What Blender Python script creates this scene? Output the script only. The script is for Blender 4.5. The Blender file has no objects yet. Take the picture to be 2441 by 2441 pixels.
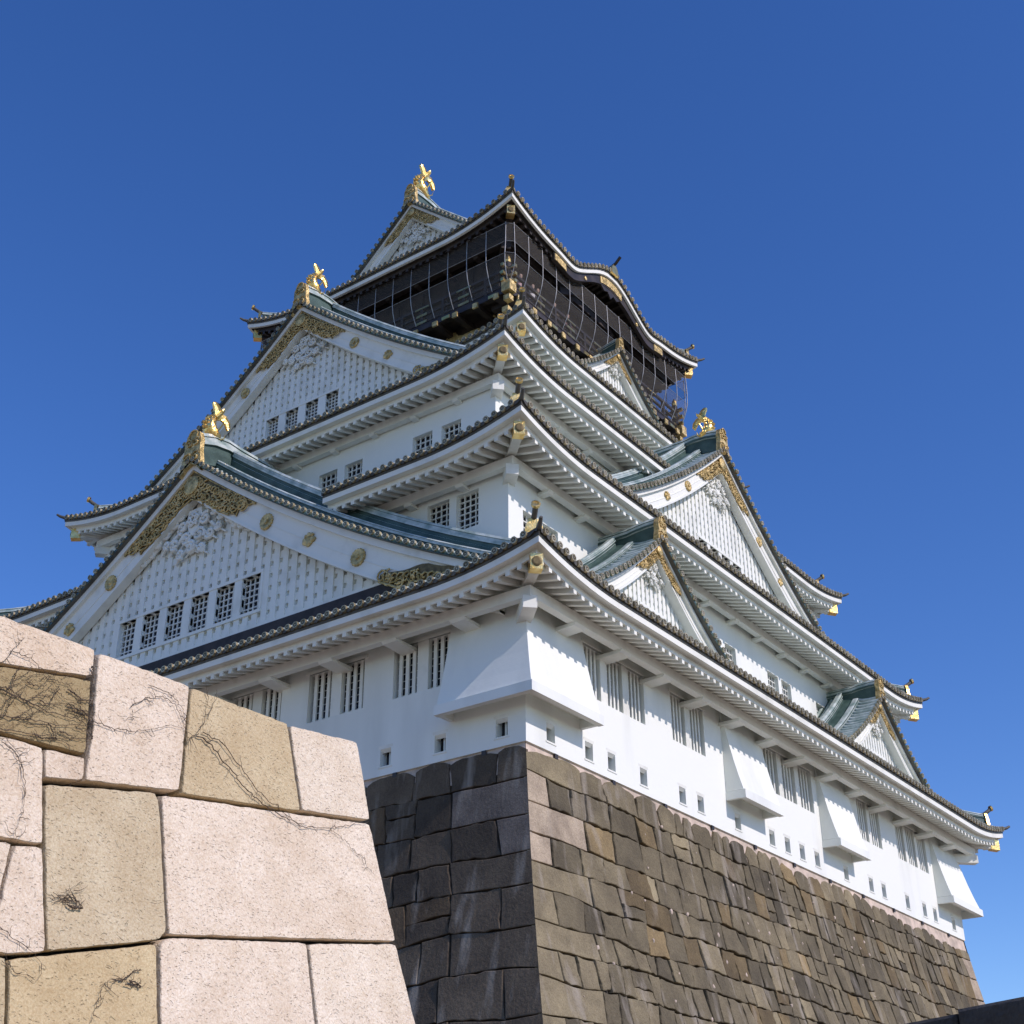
import bpy, math, random
from math import sin, cos, pi, radians, sqrt, atan2, floor, ceil
from mathutils import Vector, Matrix
random.seed(7)
SC = bpy.context.scene
COL = SC.collection

# ------------------------------------------------------------------ camera, sky, sun, exposure
CAM = Vector((-47.105, -36.397, -12.859))
YAW, PITCH, ROLL, FPX = radians(36.0153), radians(28.5057), radians(-0.314), 3316.83
_f = Vector((cos(PITCH)*cos(YAW), cos(PITCH)*sin(YAW), sin(PITCH)))
_r0 = Vector((sin(YAW), -cos(YAW), 0)); _u0 = _r0.cross(_f)
_r = cos(ROLL)*_r0 + sin(ROLL)*_u0; _u = -sin(ROLL)*_r0 + cos(ROLL)*_u0
cd = bpy.data.cameras.new('camera'); cam = bpy.data.objects.new('camera', cd); COL.objects.link(cam)
cam.matrix_world = Matrix(((_r.x, _u.x, -_f.x, CAM.x), (_r.y, _u.y, -_f.y, CAM.y), (_r.z, _u.z, -_f.z, CAM.z), (0, 0, 0, 1)))
cd.sensor_width = 36; cd.lens = 36*FPX/2441; cd.clip_end = 6000; cd.clip_start = 0.1
SC.camera = cam
SUN_EL, SUN_DX = radians(36.5), 0.04                  # sun stands square to the long side, just off the end wall
sd = Vector((SUN_DX, -1, 0)).normalized()*cos(SUN_EL) + Vector((0, 0, sin(SUN_EL)))
w = bpy.data.worlds.new('World'); SC.world = w; w.use_nodes = True
nt = w.node_tree; bg = nt.nodes['Background']
sky = nt.nodes.new('ShaderNodeTexSky'); sky.sky_type = 'NISHITA'; sky.sun_disc = False
sky.sun_elevation = SUN_EL; sky.sun_rotation = atan2(sd.x, sd.y); sky.altitude = 900
sky.air_density = 1.0; sky.dust_density = 0.3; sky.ozone_density = 3.0
hs = nt.nodes.new('ShaderNodeHueSaturation'); hs.inputs['Saturation'].default_value = 1.26; hs.inputs['Value'].default_value = 0.90; hs.inputs['Hue'].default_value = 0.515
nt.links.new(sky.outputs[0], hs.inputs['Color']); nt.links.new(hs.outputs[0], bg.inputs[0]); bg.inputs[1].default_value = 0.145
sl = bpy.data.lights.new('sun', 'SUN'); sl.energy = 2.5; sl.angle = radians(0.5); sl.color = (1.0, 0.875, 0.845)
so = bpy.data.objects.new('sun', sl); COL.objects.link(so); so.rotation_euler = sd.to_track_quat('Z', 'Y').to_euler(); so.location = (0, -60, 80)
SC.view_settings.view_transform = 'Standard'; SC.view_settings.look = 'None'; SC.view_settings.exposure = 0.42; SC.view_settings.gamma = 1

def ray(x, y):                                        # pixel of the 2441 photograph -> direction
    return (_f + _r*((x-1220.5)/FPX) - _u*((y-1220.5)/FPX))

# ------------------------------------------------------------------ materials
def nodes(name):
    m = bpy.data.materials.new(name); m.use_nodes = True
    t = m.node_tree; return m, t, t.nodes['Principled BSDF']
def add(t, ty, **kw):
    n = t.nodes.new(ty)
    for k, v in kw.items(): setattr(n, k, v)
    return n
def noise_mat(name, c1, c2, scale=3.0, rough=0.7, metal=0.0, bump=0.0, bscale=30, detail=6, lo=0.35, hi=0.65, streak=False, attr=None):
    m, t, b = nodes(name)
    tc = add(t, 'ShaderNodeTexCoord'); n = add(t, 'ShaderNodeTexNoise'); n.inputs['Scale'].default_value = scale; n.inputs['Detail'].default_value = detail
    src = tc.outputs['Object']
    if streak:
        mp = add(t, 'ShaderNodeMapping'); mp.inputs['Scale'].default_value = (1, 1, 0.22); t.links.new(src, mp.inputs[0]); t.links.new(mp.outputs[0], n.inputs[0])
    else: t.links.new(src, n.inputs[0])
    r = add(t, 'ShaderNodeValToRGB'); r.color_ramp.elements[0].position = lo; r.color_ramp.elements[1].position = hi
    r.color_ramp.elements[0].color = (*c1, 1); r.color_ramp.elements[1].color = (*c2, 1)
    t.links.new(n.outputs['Fac'], r.inputs[0]); out = r.outputs[0]
    if attr:
        a = add(t, 'ShaderNodeVertexColor', layer_name=attr); mx = add(t, 'ShaderNodeMix', data_type='RGBA', blend_type='MULTIPLY'); mx.inputs[0].default_value = 1
        t.links.new(a.outputs[0], mx.inputs[6]); t.links.new(out, mx.inputs[7]); out = mx.outputs[2]
    t.links.new(out, b.inputs['Base Color'])
    b.inputs['Roughness'].default_value = rough; b.inputs['Metallic'].default_value = metal
    if bump:
        n2 = add(t, 'ShaderNodeTexNoise'); n2.inputs['Scale'].default_value = bscale; n2.inputs['Detail'].default_value = 5; t.links.new(tc.outputs['Object'], n2.inputs[0])
        bp = add(t, 'ShaderNodeBump'); bp.inputs['Strength'].default_value = bump; bp.inputs['Distance'].default_value = 0.05
        t.links.new(n2.outputs['Fac'], bp.inputs['Height']); t.links.new(bp.outputs[0], b.inputs['Normal'])
    return m
M = {}
M['plaster'] = noise_mat('white_plaster', (.66, .685, .63), (.81, .835, .77), 0.55, .85, bump=.08, bscale=9, streak=True, lo=.22, hi=.46, detail=9)
M['trim'] = noise_mat('white_painted_wood', (.64, .65, .575), (.80, .81, .73), 1.1, .7, bump=.06, bscale=12, lo=.25, hi=.5, detail=8)
M['copper'] = noise_mat('green_copper_tile', (.20, .29, .26), (.58, .64, .60), 2.2, .36, .0, bump=.12, bscale=14, lo=.28, hi=.62)
M['verdigris_shade'] = noise_mat('verdigris_painted_shade', (.022, .055, .045), (.075, .13, .11), 1.8, .5, .0, bump=.15, bscale=14, lo=.3, hi=.7)  # dark copy of the copper: shade on ridge sides and between rolls painted in
M['copperdark'] = noise_mat('dark_copper_edge', (.055, .052, .042), (.12, .115, .092), 2.0, .55)
M['rim'] = noise_mat('gilded_tile_rim', (.26, .21, .11), (.62, .53, .33), 3, .42, .5)
M['soffit'] = noise_mat('eave_soffit_painted_shade', (.36, .31, .245), (.46, .41, .335), 2, .85)  # plaster soffit; the shade between the rafters is put into this darker tan
M['gold'] = noise_mat('gold_leaf', (.80, .50, .13), (.98, .74, .30), 4, .30, 1.0, bump=.25, bscale=22)
M['goldold'] = noise_mat('carved_gilding', (.34, .25, .09), (.80, .60, .27), 5, .48, .70, bump=.8, bscale=15)
M['golddeep'] = noise_mat('dark_gold_ground', (.10, .075, .03), (.20, .15, .06), 8, .6, .3)  # dark gold, the ground of the gilded carving
M['black'] = noise_mat('black_lacquer', (.018, .013, .010), (.048, .036, .027), 2, .5)
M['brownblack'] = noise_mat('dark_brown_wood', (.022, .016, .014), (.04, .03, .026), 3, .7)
M['glass'] = noise_mat('dark_window_interior', (.012, .013, .017), (.03, .032, .04), 1.5, .25)
M['steel'] = noise_mat('galvanised_steel', (.26, .265, .26), (.38, .385, .38), 3, .5, .35)
M['mortar'] = noise_mat('lime_mortar', (.40, .33, .26), (.68, .55, .44), 2.2, .95, bump=.3, bscale=10)
M['joint'] = noise_mat('dark_joint_shadow_stone', (.035, .03, .025), (.06, .05, .042), 3, .95)  # dark backing; the shadow in the joints is put into its colour
M['vine'] = noise_mat('dry_vine_bark', (.045, .030, .020), (.12, .085, .055), 9, .9)
M['gravel'] = noise_mat('pale_gravel', (.27, .215, .15), (.35, .28, .20), 4, .95, bump=.4, bscale=40)
M['skin'] = noise_mat('skin', (.50, .33, .25), (.56, .38, .29), 5, .6)
M['hair'] = noise_mat('dark_hair', (.02, .015, .012), (.035, .027, .02), 8, .6)
M['cloth'] = noise_mat('jacket_cloth', (.9, .9, .9), (1, 1, 1), 8, .9, attr='Col')
def stone_mat(name, sc, bumpd, pits, streaks=True, pinks=False):
    m, t, b = nodes(name)
    tc = add(t, 'ShaderNodeTexCoord'); co = tc.outputs['Object']
    vc = add(t, 'ShaderNodeVertexColor', layer_name='Col')
    n1 = add(t, 'ShaderNodeTexNoise'); n1.inputs['Scale'].default_value = sc*.16; n1.inputs['Detail'].default_value = 7; n1.inputs['Roughness'].default_value = .65
    t.links.new(co, n1.inputs[0])
    r1 = add(t, 'ShaderNodeValToRGB'); r1.color_ramp.elements[0].position = .3; r1.color_ramp.elements[1].position = .72
    r1.color_ramp.elements[0].color = ((.42, .39, .35, 1) if streaks else (.74, .63, .49, 1)); r1.color_ramp.elements[1].color = ((1.30, 1.27, 1.18, 1) if streaks else (1.12, 1.1, 1.06, 1))
    t.links.new(n1.outputs['Fac'], r1.inputs[0])
    mx = add(t, 'ShaderNodeMix', data_type='RGBA', blend_type='MULTIPLY'); mx.inputs[0].default_value = .75 if streaks else .6
    t.links.new(vc.outputs[0], mx.inputs[6]); t.links.new(r1.outputs[0], mx.inputs[7])
    n2 = add(t, 'ShaderNodeTexNoise'); n2.inputs['Scale'].default_value = sc*4; n2.inputs['Detail'].default_value = 4; t.links.new(co, n2.inputs[0])
    r2 = add(t, 'ShaderNodeValToRGB'); r2.color_ramp.elements[0].position = .35; r2.color_ramp.elements[1].position = .6
    r2.color_ramp.elements[0].color = (.60, .57, .53, 1) if streaks else (.70, .56, .42, 1); r2.color_ramp.elements[1].color = (1.05, 1.05, 1.05, 1)
    t.links.new(n2.outputs['Fac'], r2.inputs[0])
    mx2 = add(t, 'ShaderNodeMix', data_type='RGBA', blend_type='MULTIPLY'); mx2.inputs[0].default_value = .55 if streaks else .45
    t.links.new(mx.outputs[2], mx2.inputs[6]); t.links.new(r2.outputs[0], mx2.inputs[7]); out = mx2.outputs[2]
    if streaks:                                        # lime runs and lichen, long in the fall line
        mp = add(t, 'ShaderNodeMapping'); mp.inputs['Scale'].default_value = (1.5, 1.5, .25); t.links.new(co, mp.inputs[0])
        n3 = add(t, 'ShaderNodeTexNoise'); n3.inputs['Scale'].default_value = 1.3; n3.inputs['Detail'].default_value = 8; t.links.new(mp.outputs[0], n3.inputs[0])
        r3 = add(t, 'ShaderNodeValToRGB'); r3.color_ramp.elements[0].position = .56; r3.color_ramp.elements[1].position = .72
        r3.color_ramp.elements[0].color = (0, 0, 0, 1); r3.color_ramp.elements[1].color = (.6, .6, .6, 1)
        t.links.new(n3.outputs['Fac'], r3.inputs[0])
        mx3 = add(t, 'ShaderNodeMix', data_type='RGBA'); mx3.inputs[7].default_value = (.36, .32, .26, 1)
        t.links.new(r3.outputs[0], mx3.inputs[0]); t.links.new(out, mx3.inputs[6]); out = mx3.outputs[2]
    t.links.new(out, b.inputs['Base Color']); b.inputs['Roughness'].default_value = .92
    h1 = add(t, 'ShaderNodeTexNoise'); h1.inputs['Scale'].default_value = sc*1.6; h1.inputs['Detail'].default_value = 6; h1.inputs['Roughness'].default_value = .6; t.links.new(co, h1.inputs[0])
    bp = add(t, 'ShaderNodeBump'); bp.inputs['Strength'].default_value = .8; bp.inputs['Distance'].default_value = bumpd
    if pits:
        vo = add(t, 'ShaderNodeTexVoronoi'); vo.inputs['Scale'].default_value = pits; mpv = add(t, 'ShaderNodeMapping'); mpv.inputs['Rotation'].default_value = (0, .6, 0); mpv.inputs['Scale'].default_value = (.55, 1, 1.25)
        nd = add(t, 'ShaderNodeTexNoise'); nd.inputs['Scale'].default_value = 5; t.links.new(co, nd.inputs[0]); vm_ = add(t, 'ShaderNodeVectorMath', operation='MULTIPLY_ADD'); vm_.inputs[1].default_value = (.25, .25, .25); t.links.new(nd.outputs['Color'], vm_.inputs[0]); t.links.new(co, vm_.inputs[2])
        t.links.new(vm_.outputs[0], mpv.inputs[0]); t.links.new(mpv.outputs[0], vo.inputs['Vector'])
        rp = add(t, 'ShaderNodeValToRGB'); rp.color_ramp.elements[0].position = .08; rp.color_ramp.elements[1].position = .30
        t.links.new(vo.outputs['Distance'], rp.inputs[0])
        n5 = add(t, 'ShaderNodeTexNoise'); n5.inputs['Scale'].default_value = 3.2; n5.inputs['Detail'].default_value = 3; t.links.new(co, n5.inputs[0]); m5 = add(t, 'ShaderNodeMath', operation='MULTIPLY_ADD'); m5.inputs[1].default_value = .7; t.links.new(n5.outputs['Fac'], m5.inputs[0])
        ad = add(t, 'ShaderNodeMath', operation='MULTIPLY_ADD'); ad.inputs[1].default_value = .55
        t.links.new(rp.outputs[0], ad.inputs[0]); t.links.new(h1.outputs['Fac'], m5.inputs[2]); t.links.new(m5.outputs[0], ad.inputs[2]); t.links.new(ad.outputs[0], bp.inputs['Height'])
    else: t.links.new(h1.outputs['Fac'], bp.inputs['Height'])
    t.links.new(bp.outputs[0], b.inputs['Normal'])
    return m
M['basestone'] = stone_mat('weathered_andesite', 6, .05, 0)
M['granite'] = stone_mat('chiselled_granite', 17, .022, 34, streaks=False)
def net_mat():
    m, t, b = nodes('safety_netting'); out = t.nodes['Material Output']
    tr = add(t, 'ShaderNodeBsdfTransparent'); df = add(t, 'ShaderNodeBsdfDiffuse'); df.inputs[0].default_value = (.16, .15, .135, 1)
    mx = add(t, 'ShaderNodeMixShader'); mx.inputs[0].default_value = .26
    t.links.new(tr.outputs[0], mx.inputs[1]); t.links.new(df.outputs[0], mx.inputs[2]); t.links.new(mx.outputs[0], out.inputs[0]); return m
M['net'] = net_mat()

# ------------------------------------------------------------------ mesh helper
class MB:
    def __init__(s): s.v = []; s.f = []; s.m = []; s.c = []; s.s = []
    def put(s, vs, fs, mi=0, col=None, smooth=False):
        o = len(s.v); s.v.extend([tuple(p) for p in vs])
        for f in fs: s.f.append([i+o for i in f]); s.m.append(mi); s.c.append(col); s.s.append(smooth)
    def hexa(s, c, mi=0, col=None):                    # c: 4 bottom + 4 top corners
        s.put(c, [(0, 3, 2, 1), (4, 5, 6, 7), (0, 1, 5, 4), (1, 2, 6, 5), (2, 3, 7, 6), (3, 0, 4, 7)], mi, col)
    def fbox(s, F, u0, u1, d0, d1, z0, z1, mi=0, col=None):
        s.hexa([F(u0, d0, z0), F(u1, d0, z0), F(u1, d1, z0), F(u0, d1, z0), F(u0, d0, z1), F(u1, d0, z1), F(u1, d1, z1), F(u0, d1, z1)], mi, col)
    def box(s, x0, x1, y0, y1, z0, z1, mi=0, col=None):
        s.fbox(lambda a, b, c: (a, b, c), x0, x1, y0, y1, z0, z1, mi, col)
    def sweep(s, secs, mi=0, col=None, closed=True, cap=True, smooth=False):   # list of equal-length section loops
        n = len(secs[0]); vs = [p for q in secs for p in q]; fs = []
        for i in range(len(secs)-1):
            for j in range(n if closed else n-1):
                k = (j+1) % n; fs.append((i*n+j, i*n+k, (i+1)*n+k, (i+1)*n+j))
        s.put(vs, fs, mi, col, smooth)
        if cap and closed:
            s.put(secs[0], [tuple(range(n))], mi, col); s.put(secs[-1], [tuple(range(n))], mi, col)
    def tube(s, pts, r, n=6, mi=0, col=None, cap=True, smooth=True):
        pts = [Vector(p) for p in pts]; secs = []; up = Vector((0, 0, 1))
        for i, p in enumerate(pts):
            t = (pts[min(i+1, len(pts)-1)]-pts[max(i-1, 0)])
            if t.length < 1e-9: t = Vector((1, 0, 0))
            t.normalize(); ref = up if abs(t.z) < .95 else Vector((1, 0, 0))
            a = t.cross(ref).normalized(); b = a.cross(t)
            rr = r(i/(len(pts)-1)) if callable(r) else r
            secs.append([p + a*(rr*cos(2*pi*k/n)) + b*(rr*sin(2*pi*k/n)) for k in range(n)])
        s.sweep(secs, mi, col, True, cap, smooth)
    def build(s, name, mats, parent=None):
        me = bpy.data.meshes.new(name); me.from_pydata(s.v, [], s.f)
        mats = mats if isinstance(mats, (list, tuple)) else [mats]
        for x in mats: me.materials.append(M[x])
        me.polygons.foreach_set('material_index', s.m); me.polygons.foreach_set('use_smooth', s.s)
        if any(c is not None for c in s.c):
            at = me.color_attributes.new('Col', 'FLOAT_COLOR', 'CORNER'); buf = []
            for f, c in zip(s.f, s.c): buf.extend([*(c or (1, 1, 1)), 1.0]*len(f))
            at.data.foreach_set('color', buf)
        me.update(); o = bpy.data.objects.new(name, me); COL.objects.link(o)
        if parent: o.parent = parent
        return o
def thing(name, label, cat, loc=(0, 0, 0), group=None):
    o = bpy.data.objects.new(name, None); COL.objects.link(o); o.location = loc; o['label'] = label; o['category'] = cat
    if group: o['group'] = group
    return o
def tag(o, label, cat, group=None):
    o['label'] = label; o['category'] = cat
    if group: o['group'] = group
    return o
def frame(n):                                          # n outward normal (nx, ny): returns F(u, d, z) with u along the face
    nx, ny = n; ax, ay = -ny, nx
    return lambda u, d, z: (ax*u+nx*d, ay*u+ny*d, z)
FR, FL, FB, FE = frame((0, -1)), frame((-1, 0)), frame((0, 1)), frame((1, 0))   # FR u = x ; FL u = -y
SIDES = (FR, FL, FB, FE)

# ------------------------------------------------------------------ ground
g = MB(); g.box(-3000, 3000, -3000, 3000, -15.5, -14.5); o = g.build('ground', 'gravel'); o['kind'] = 'structure'

# ------------------------------------------------------------------ the keep
keep = thing('castle_keep', 'tall white castle keep with five green copper roofs and gilded gables on a stone base', 'castle')

def wall_holes(mb, F, d, ua, ub, za, zb, holes, depth, mi=0):
    us = sorted({ua, ub, *[h[0] for h in holes], *[h[1] for h in holes]}); zs = sorted({za, zb, *[h[2] for h in holes], *[h[3] for h in holes]})
    inh = lambda u, z: any(h[0] < u < h[1] and h[2] < z < h[3] for h in holes)
    for i in range(len(us)-1):
        for j in range(len(zs)-1):
            u0, u1, z0, z1 = us[i], us[i+1], zs[j], zs[j+1]
            if not inh((u0+u1)/2, (z0+z1)/2): mb.put([F(u0, d, z0), F(u1, d, z0), F(u1, d, z1), F(u0, d, z1)], [(0, 1, 2, 3)], mi)
    for (a, b, c, e) in holes:
        q = [(a, c), (b, c), (b, e), (a, e)]
        for k in range(4):
            p, r = q[k], q[(k+1) % 4]
            mb.put([F(p[0], d, p[1]), F(r[0], d, r[1]), F(r[0], d-depth, r[1]), F(p[0], d-depth, p[1])], [(0, 1, 2, 3)], mi)

def pane(parent, F, a, b, c, e, d):
    m = MB(); m.fbox(F, a, b, d-.04, d, c, e); return m.build('pane', 'glass', parent)

def barred(F, d, a, b, c, e, groups):                  # heavy mullion window of the lowest storey
    m = MB(); post = .42 if F is FL else .30; gw = ((b-a) - post*(groups-1))/groups
    for g_ in range(groups):
        s0 = a + g_*(gw+post)
        if g_: m.fbox(F, s0-post, s0, d-.20, d-.02, c, e)
        nb = 3 if F is FL else 4; bwd = .125 if F is FL else .095; sp = (gw+bwd)/(nb+1)
        for k in range(nb):
            x = s0 + sp*(k+1)-bwd; m.fbox(F, x, x+bwd, d-.16, d-.10, c, e)
        for q in range(7):
            z = c + (q+.5)*(e-c)/7; m.fbox(F, s0, s0+gw, d-.215, d-.205, z-.010, z+.010)
    m.fbox(F, a-.12, b+.12, d-.05, d+.05, e, e+.10)
    w_ = m.build('window', 'trim', keep); pane(w_, F, a, b, c, e, d-.25)
def latticed(F, d, a, b, c, e, nu, nz, parent=keep, rec=.16, name='window', th=.036):
    m = MB()
    for k in range(nu+1): x = a+(b-a)*k/nu; m.fbox(F, max(a, x-th/2), min(b, x+th/2), d-rec-.05, d-rec, c, e)
    for k in range(nz+1): z = c+(e-c)*k/nz; m.fbox(F, a, b, d-rec-.07, d-rec-.012, max(c, z-th/2), min(e, z+th/2))
    w_ = m.build(name, 'trim', parent)
    if parent is keep: pane(w_, F, a, b, c, e, d-rec-.12)
    else: m2 = None
    return w_
def loophole(F, d, a, b, c, e):
    m = MB(); x = (a+b)/2
    m.fbox(F, x-.03, x+.03, d-.26, d-.20, c, e)
    m.hexa([F(a-.07, d-.002, e+.001), F(b+.07, d-.002, e+.001), F(b, d-.10, e-.10), F(a, d-.10, e-.10), F(a-.07, d+.012, e+.10), F(b+.07, d+.012, e+.10), F(b, d-.05, e-.04), F(a, d-.05, e-.04)])
    m.fbox(F, a-.05, b+.05, d-.02, d+.02, c-.05, c+.002)
    w_ = m.build('loophole', 'trim', keep); pane(w_, F, a, b, c, e, d-.30)

W1X, W1Y = 17.0, 14.95
winR = [(-13.95, -10.42, 3), (-8.72, -6.5, 2), (-2.05, 1.98, 3), (6.25, 8.48, 2), (10.2, 13.6, 3)]
winL = [(6.4, 8.78, 2), (9.98, 12.28, 2), (2.9, 5.2, 2), (-5.2, -2.9, 2), (-8.78, -6.4, 2), (-12.28, -9.98, 2)]
lpR = [-15.99, -14.0, -12.76, -10.91, -8.5, -7.3, -4.72, -2.15, -.92, .29, 1.56, 4.14, 6.54, 7.82, 10.3, 12.19, 13.4, 15.6]
lpL = [13.9, 11.67, 9.58, 7.5, 5.0, 2.9, -2.9, -5, -7.5, -9.6]
ZW0, ZW1 = 2.34, 3.98; ZL0, ZL1 = .28, .83
m = MB()
hR = [(a, b, ZW0, ZW1) for a, b, g_ in winR] + [(a, a+.42, ZL0, ZL1) for a in lpR]
hL = [(a, b, ZW0, ZW1) for a, b, g_ in winL] + [(a, a+.42, ZL0, ZL1) for a in lpL]
wall_holes(m, FR, W1Y, -W1X, W1X, 0, 5.3, hR, .45); wall_holes(m, FL, W1X, -W1Y, W1Y, 0, 5.3, hL, .45)
wall_holes(m, FB, W1Y, -W1X, W1X, 0, 5.3, [], .4); wall_holes(m, FE, W1X, -W1Y, W1Y, 0, 5.3, [], .4)
m.put([(-W1X, -W1Y, 0), (W1X, -W1Y, 0), (W1X, W1Y, 0), (-W1X, W1Y, 0)], [(0, 1, 2, 3)])
m.build('storey_wall', 'plaster', keep)
for a, b, g_ in winR: barred(FR, W1Y, a, b, ZW0, ZW1, g_)
for a, b, g_ in winL: barred(FL, W1X, a, b, ZW0, ZW1, g_)
for a in lpR: loophole(FR, W1Y, a, a+.42, ZL0, ZL1)
for a in lpL: loophole(FL, W1X, a, a+.42, ZL0, ZL1)
m = MB()                                               # little scupper holes along the foot of the white wall
for k in range(11): x = -15.6+k*3.05; m.fbox(FR, x, x+.16, W1Y-.02, W1Y+.012, -.14, .0)
for k in range(9): x = 13.4-k*3.3; m.fbox(FL, x, x+.16, W1X-.02, W1X+.012, -.14, .0)
m.build('drain_hole', 'black', keep)

# stone-drop bays: splayed boxes hung on the wall
BAYP = [(4.45, .0), (3.9, .10), (3.2, .24), (2.5, .39), (1.9, .54), (1.42, .68)]
def bay(F, D, a, b):
    m = MB(); secs = []
    for z, o_ in BAYP: secs.append([F(a, D-.05, z), F(a, D+o_, z), F(b, D+o_, z), F(b, D-.05, z)])
    m.sweep(secs)
    m.fbox(F, a-.04, b+.04, D+.56, D+.76, 1.10, 1.40); m.fbox(F, a-.04, a+.10, D-.04, D+.559, 1.12, 1.40); m.fbox(F, b-.10, b+.04, D-.04, D+.559, 1.12, 1.40)
    return m.build('stone_drop_bay', 'plaster', keep)
bay(FR, W1Y, -5.23, -2.45); bay(FR, W1Y, 2.42, 5.15)
def corner_bay(sx):
    m = MB(); secs = []; e = 14.15; y1 = -12.27
    for z, o_ in BAYP:
        X = sx*(17+o_); secs.append([(sx*e, -W1Y+.05, z), (sx*e, -W1Y-o_, z), (X, -W1Y-o_, z), (X, y1, z), (sx*16.95, y1, z), (sx*16.95, -W1Y+.05, z)])
    m.sweep(secs)
    m.box(*sorted((sx*(e-.04), sx*17.76)), -W1Y-.76, -W1Y-.56, 1.10, 1.40); m.box(*sorted((sx*17.56, sx*17.76)), -W1Y-.559, y1+.04, 1.10, 1.40)
    m.box(*sorted((sx*(e-.04), sx*(e+.1))), -W1Y-.559, -W1Y+.04, 1.12, 1.40); m.box(*sorted((sx*16.96, sx*17.559)), y1-.1, y1+.04, 1.12, 1.40)
    m.build('stone_drop_bay', 'plaster', keep)
corner_bay(-1); corner_bay(1)

# storeys 2-4
W2X, W2Y, W3X, W3Y = 15.05, 12.95, 12.95, 10.85
w2L = [(9.53, 10.48), (10.78, 11.72), (4.6, 5.55), (5.8, 6.75), (1.0, 1.95), (-1.95, -1.0)]
w2R = [(-14.24, -13.34), (-13.1, -12.2), (-9.0, -8.1), (-7.85, -6.95), (-5.8, -4.9), (-4.65, -3.75), (-1.7, -.8), (-.4, .5), (3.3, 4.3), (4.6, 5.5), (8.0, 8.95), (9.2, 10.1), (12.2, 13.1), (13.34, 14.24)]
w3L = [(2.12, 3.1), (3.5, 4.42), (6.95, 7.9), (8.34, 9.26), (-3.1, -2.12), (-4.42, -3.5)]
w3R = [(-12.2, -11.3), (-10.9, -10.0), (-8.4, -7.5), (-7.2, -6.3), (6.3, 7.2), (7.5, 8.4), (10, 10.9), (11.3, 12.2)]
m = MB()
wall_holes(m, FR, W2Y, -W2X, W2X, 5.5, 11.4, [(a, b, 7.7, 9.15) for a, b in w2R], .3); wall_holes(m, FL, W2X, -W2Y, W2Y, 5.5, 11.4, [(a, b, 8.65, 10.02) for a, b in w2L], .3)
wall_holes(m, FB, W2Y, -W2X, W2X, 5.5, 11.4, [], .3); wall_holes(m, FE, W2X, -W2Y, W2Y, 5.5, 11.4, [], .3); m.build('storey_wall', 'plaster', keep)
m = MB()
wall_holes(m, FR, W3Y, -W3X, W3X, 11.5, 16.8, [(a, b, 13.4, 14.75) for a, b in w3R], .3); wall_holes(m, FL, W3X, -W3Y, W3Y, 11.5, 16.8, [(a, b, 13.5, 14.76) for a, b in w3L], .3)
wall_holes(m, FB, W3Y, -W3X, W3X, 11.5, 16.8, [], .3); wall_holes(m, FE, W3X, -W3Y, W3Y, 11.5, 16.8, [], .3); m.build('storey_wall', 'plaster', keep)
m = MB(); m.box(-8.2, 8.2, -8.3, 8.3, 17.5, 21.6); m.build('storey_wall', 'plaster', keep)
for a, b in w2R: latticed(FR, W2Y, a, b, 7.7, 9.15, 4, 6)
for a, b in w2L: latticed(FL, W2X, a, b, 8.65, 10.02, 4, 6)
for a, b in w3R: latticed(FR, W3Y, a, b, 13.4, 14.75, 4, 6)
for a, b in w3L: latticed(FL, W3X, a, b, 13.5, 14.76, 4, 5)

# ------------------------------------------------------------------ roofs
def disc(mb, F, u, d, z, r, tilt=0.0, mi_rim=0, mi_c=1, n=8):       # round eave tile face
    a = [(cos(2*pi*k/n+pi/8), sin(2*pi*k/n+pi/8)) for k in range(n)]
    o0 = [F(u+r*p, d-.10, z+r*q) for p, q in a]; o1 = [F(u+r*p, d, z+r*q) for p, q in a]
    i1 = [F(u+.62*r*p, d, z+.62*r*q) for p, q in a]; i0 = [F(u+.62*r*p, d-.025, z+.62*r*q) for p, q in a]; c = [F(u+.3*r*p, d+.0, z+.3*r*q) for p, q in a]
    vs = o0+o1+i1+i0; fs = []
    for k in range(n):
        j = (k+1) % n
        for s_ in range(3): fs.append((s_*n+k, s_*n+j, (s_+1)*n+j, (s_+1)*n+k))
    mb.put(vs, fs, mi_rim); mb.put(i0, [tuple(range(n))], mi_c); mb.put(c, [tuple(range(n))], mi_rim)

def half_tube(mb, pts, nrm, side, r, mi=0, n=5):       # roll tile: half cylinder following pts; nrm up, side along
    secs = []
    for p in pts:
        secs.append([tuple(Vector(p) + side*(r*cos(pi*k/n)) + nrm*(r*1.15*sin(pi*k/n))) for k in range(n+1)])
    mb.sweep(secs, mi, None, False, False, True)

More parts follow.
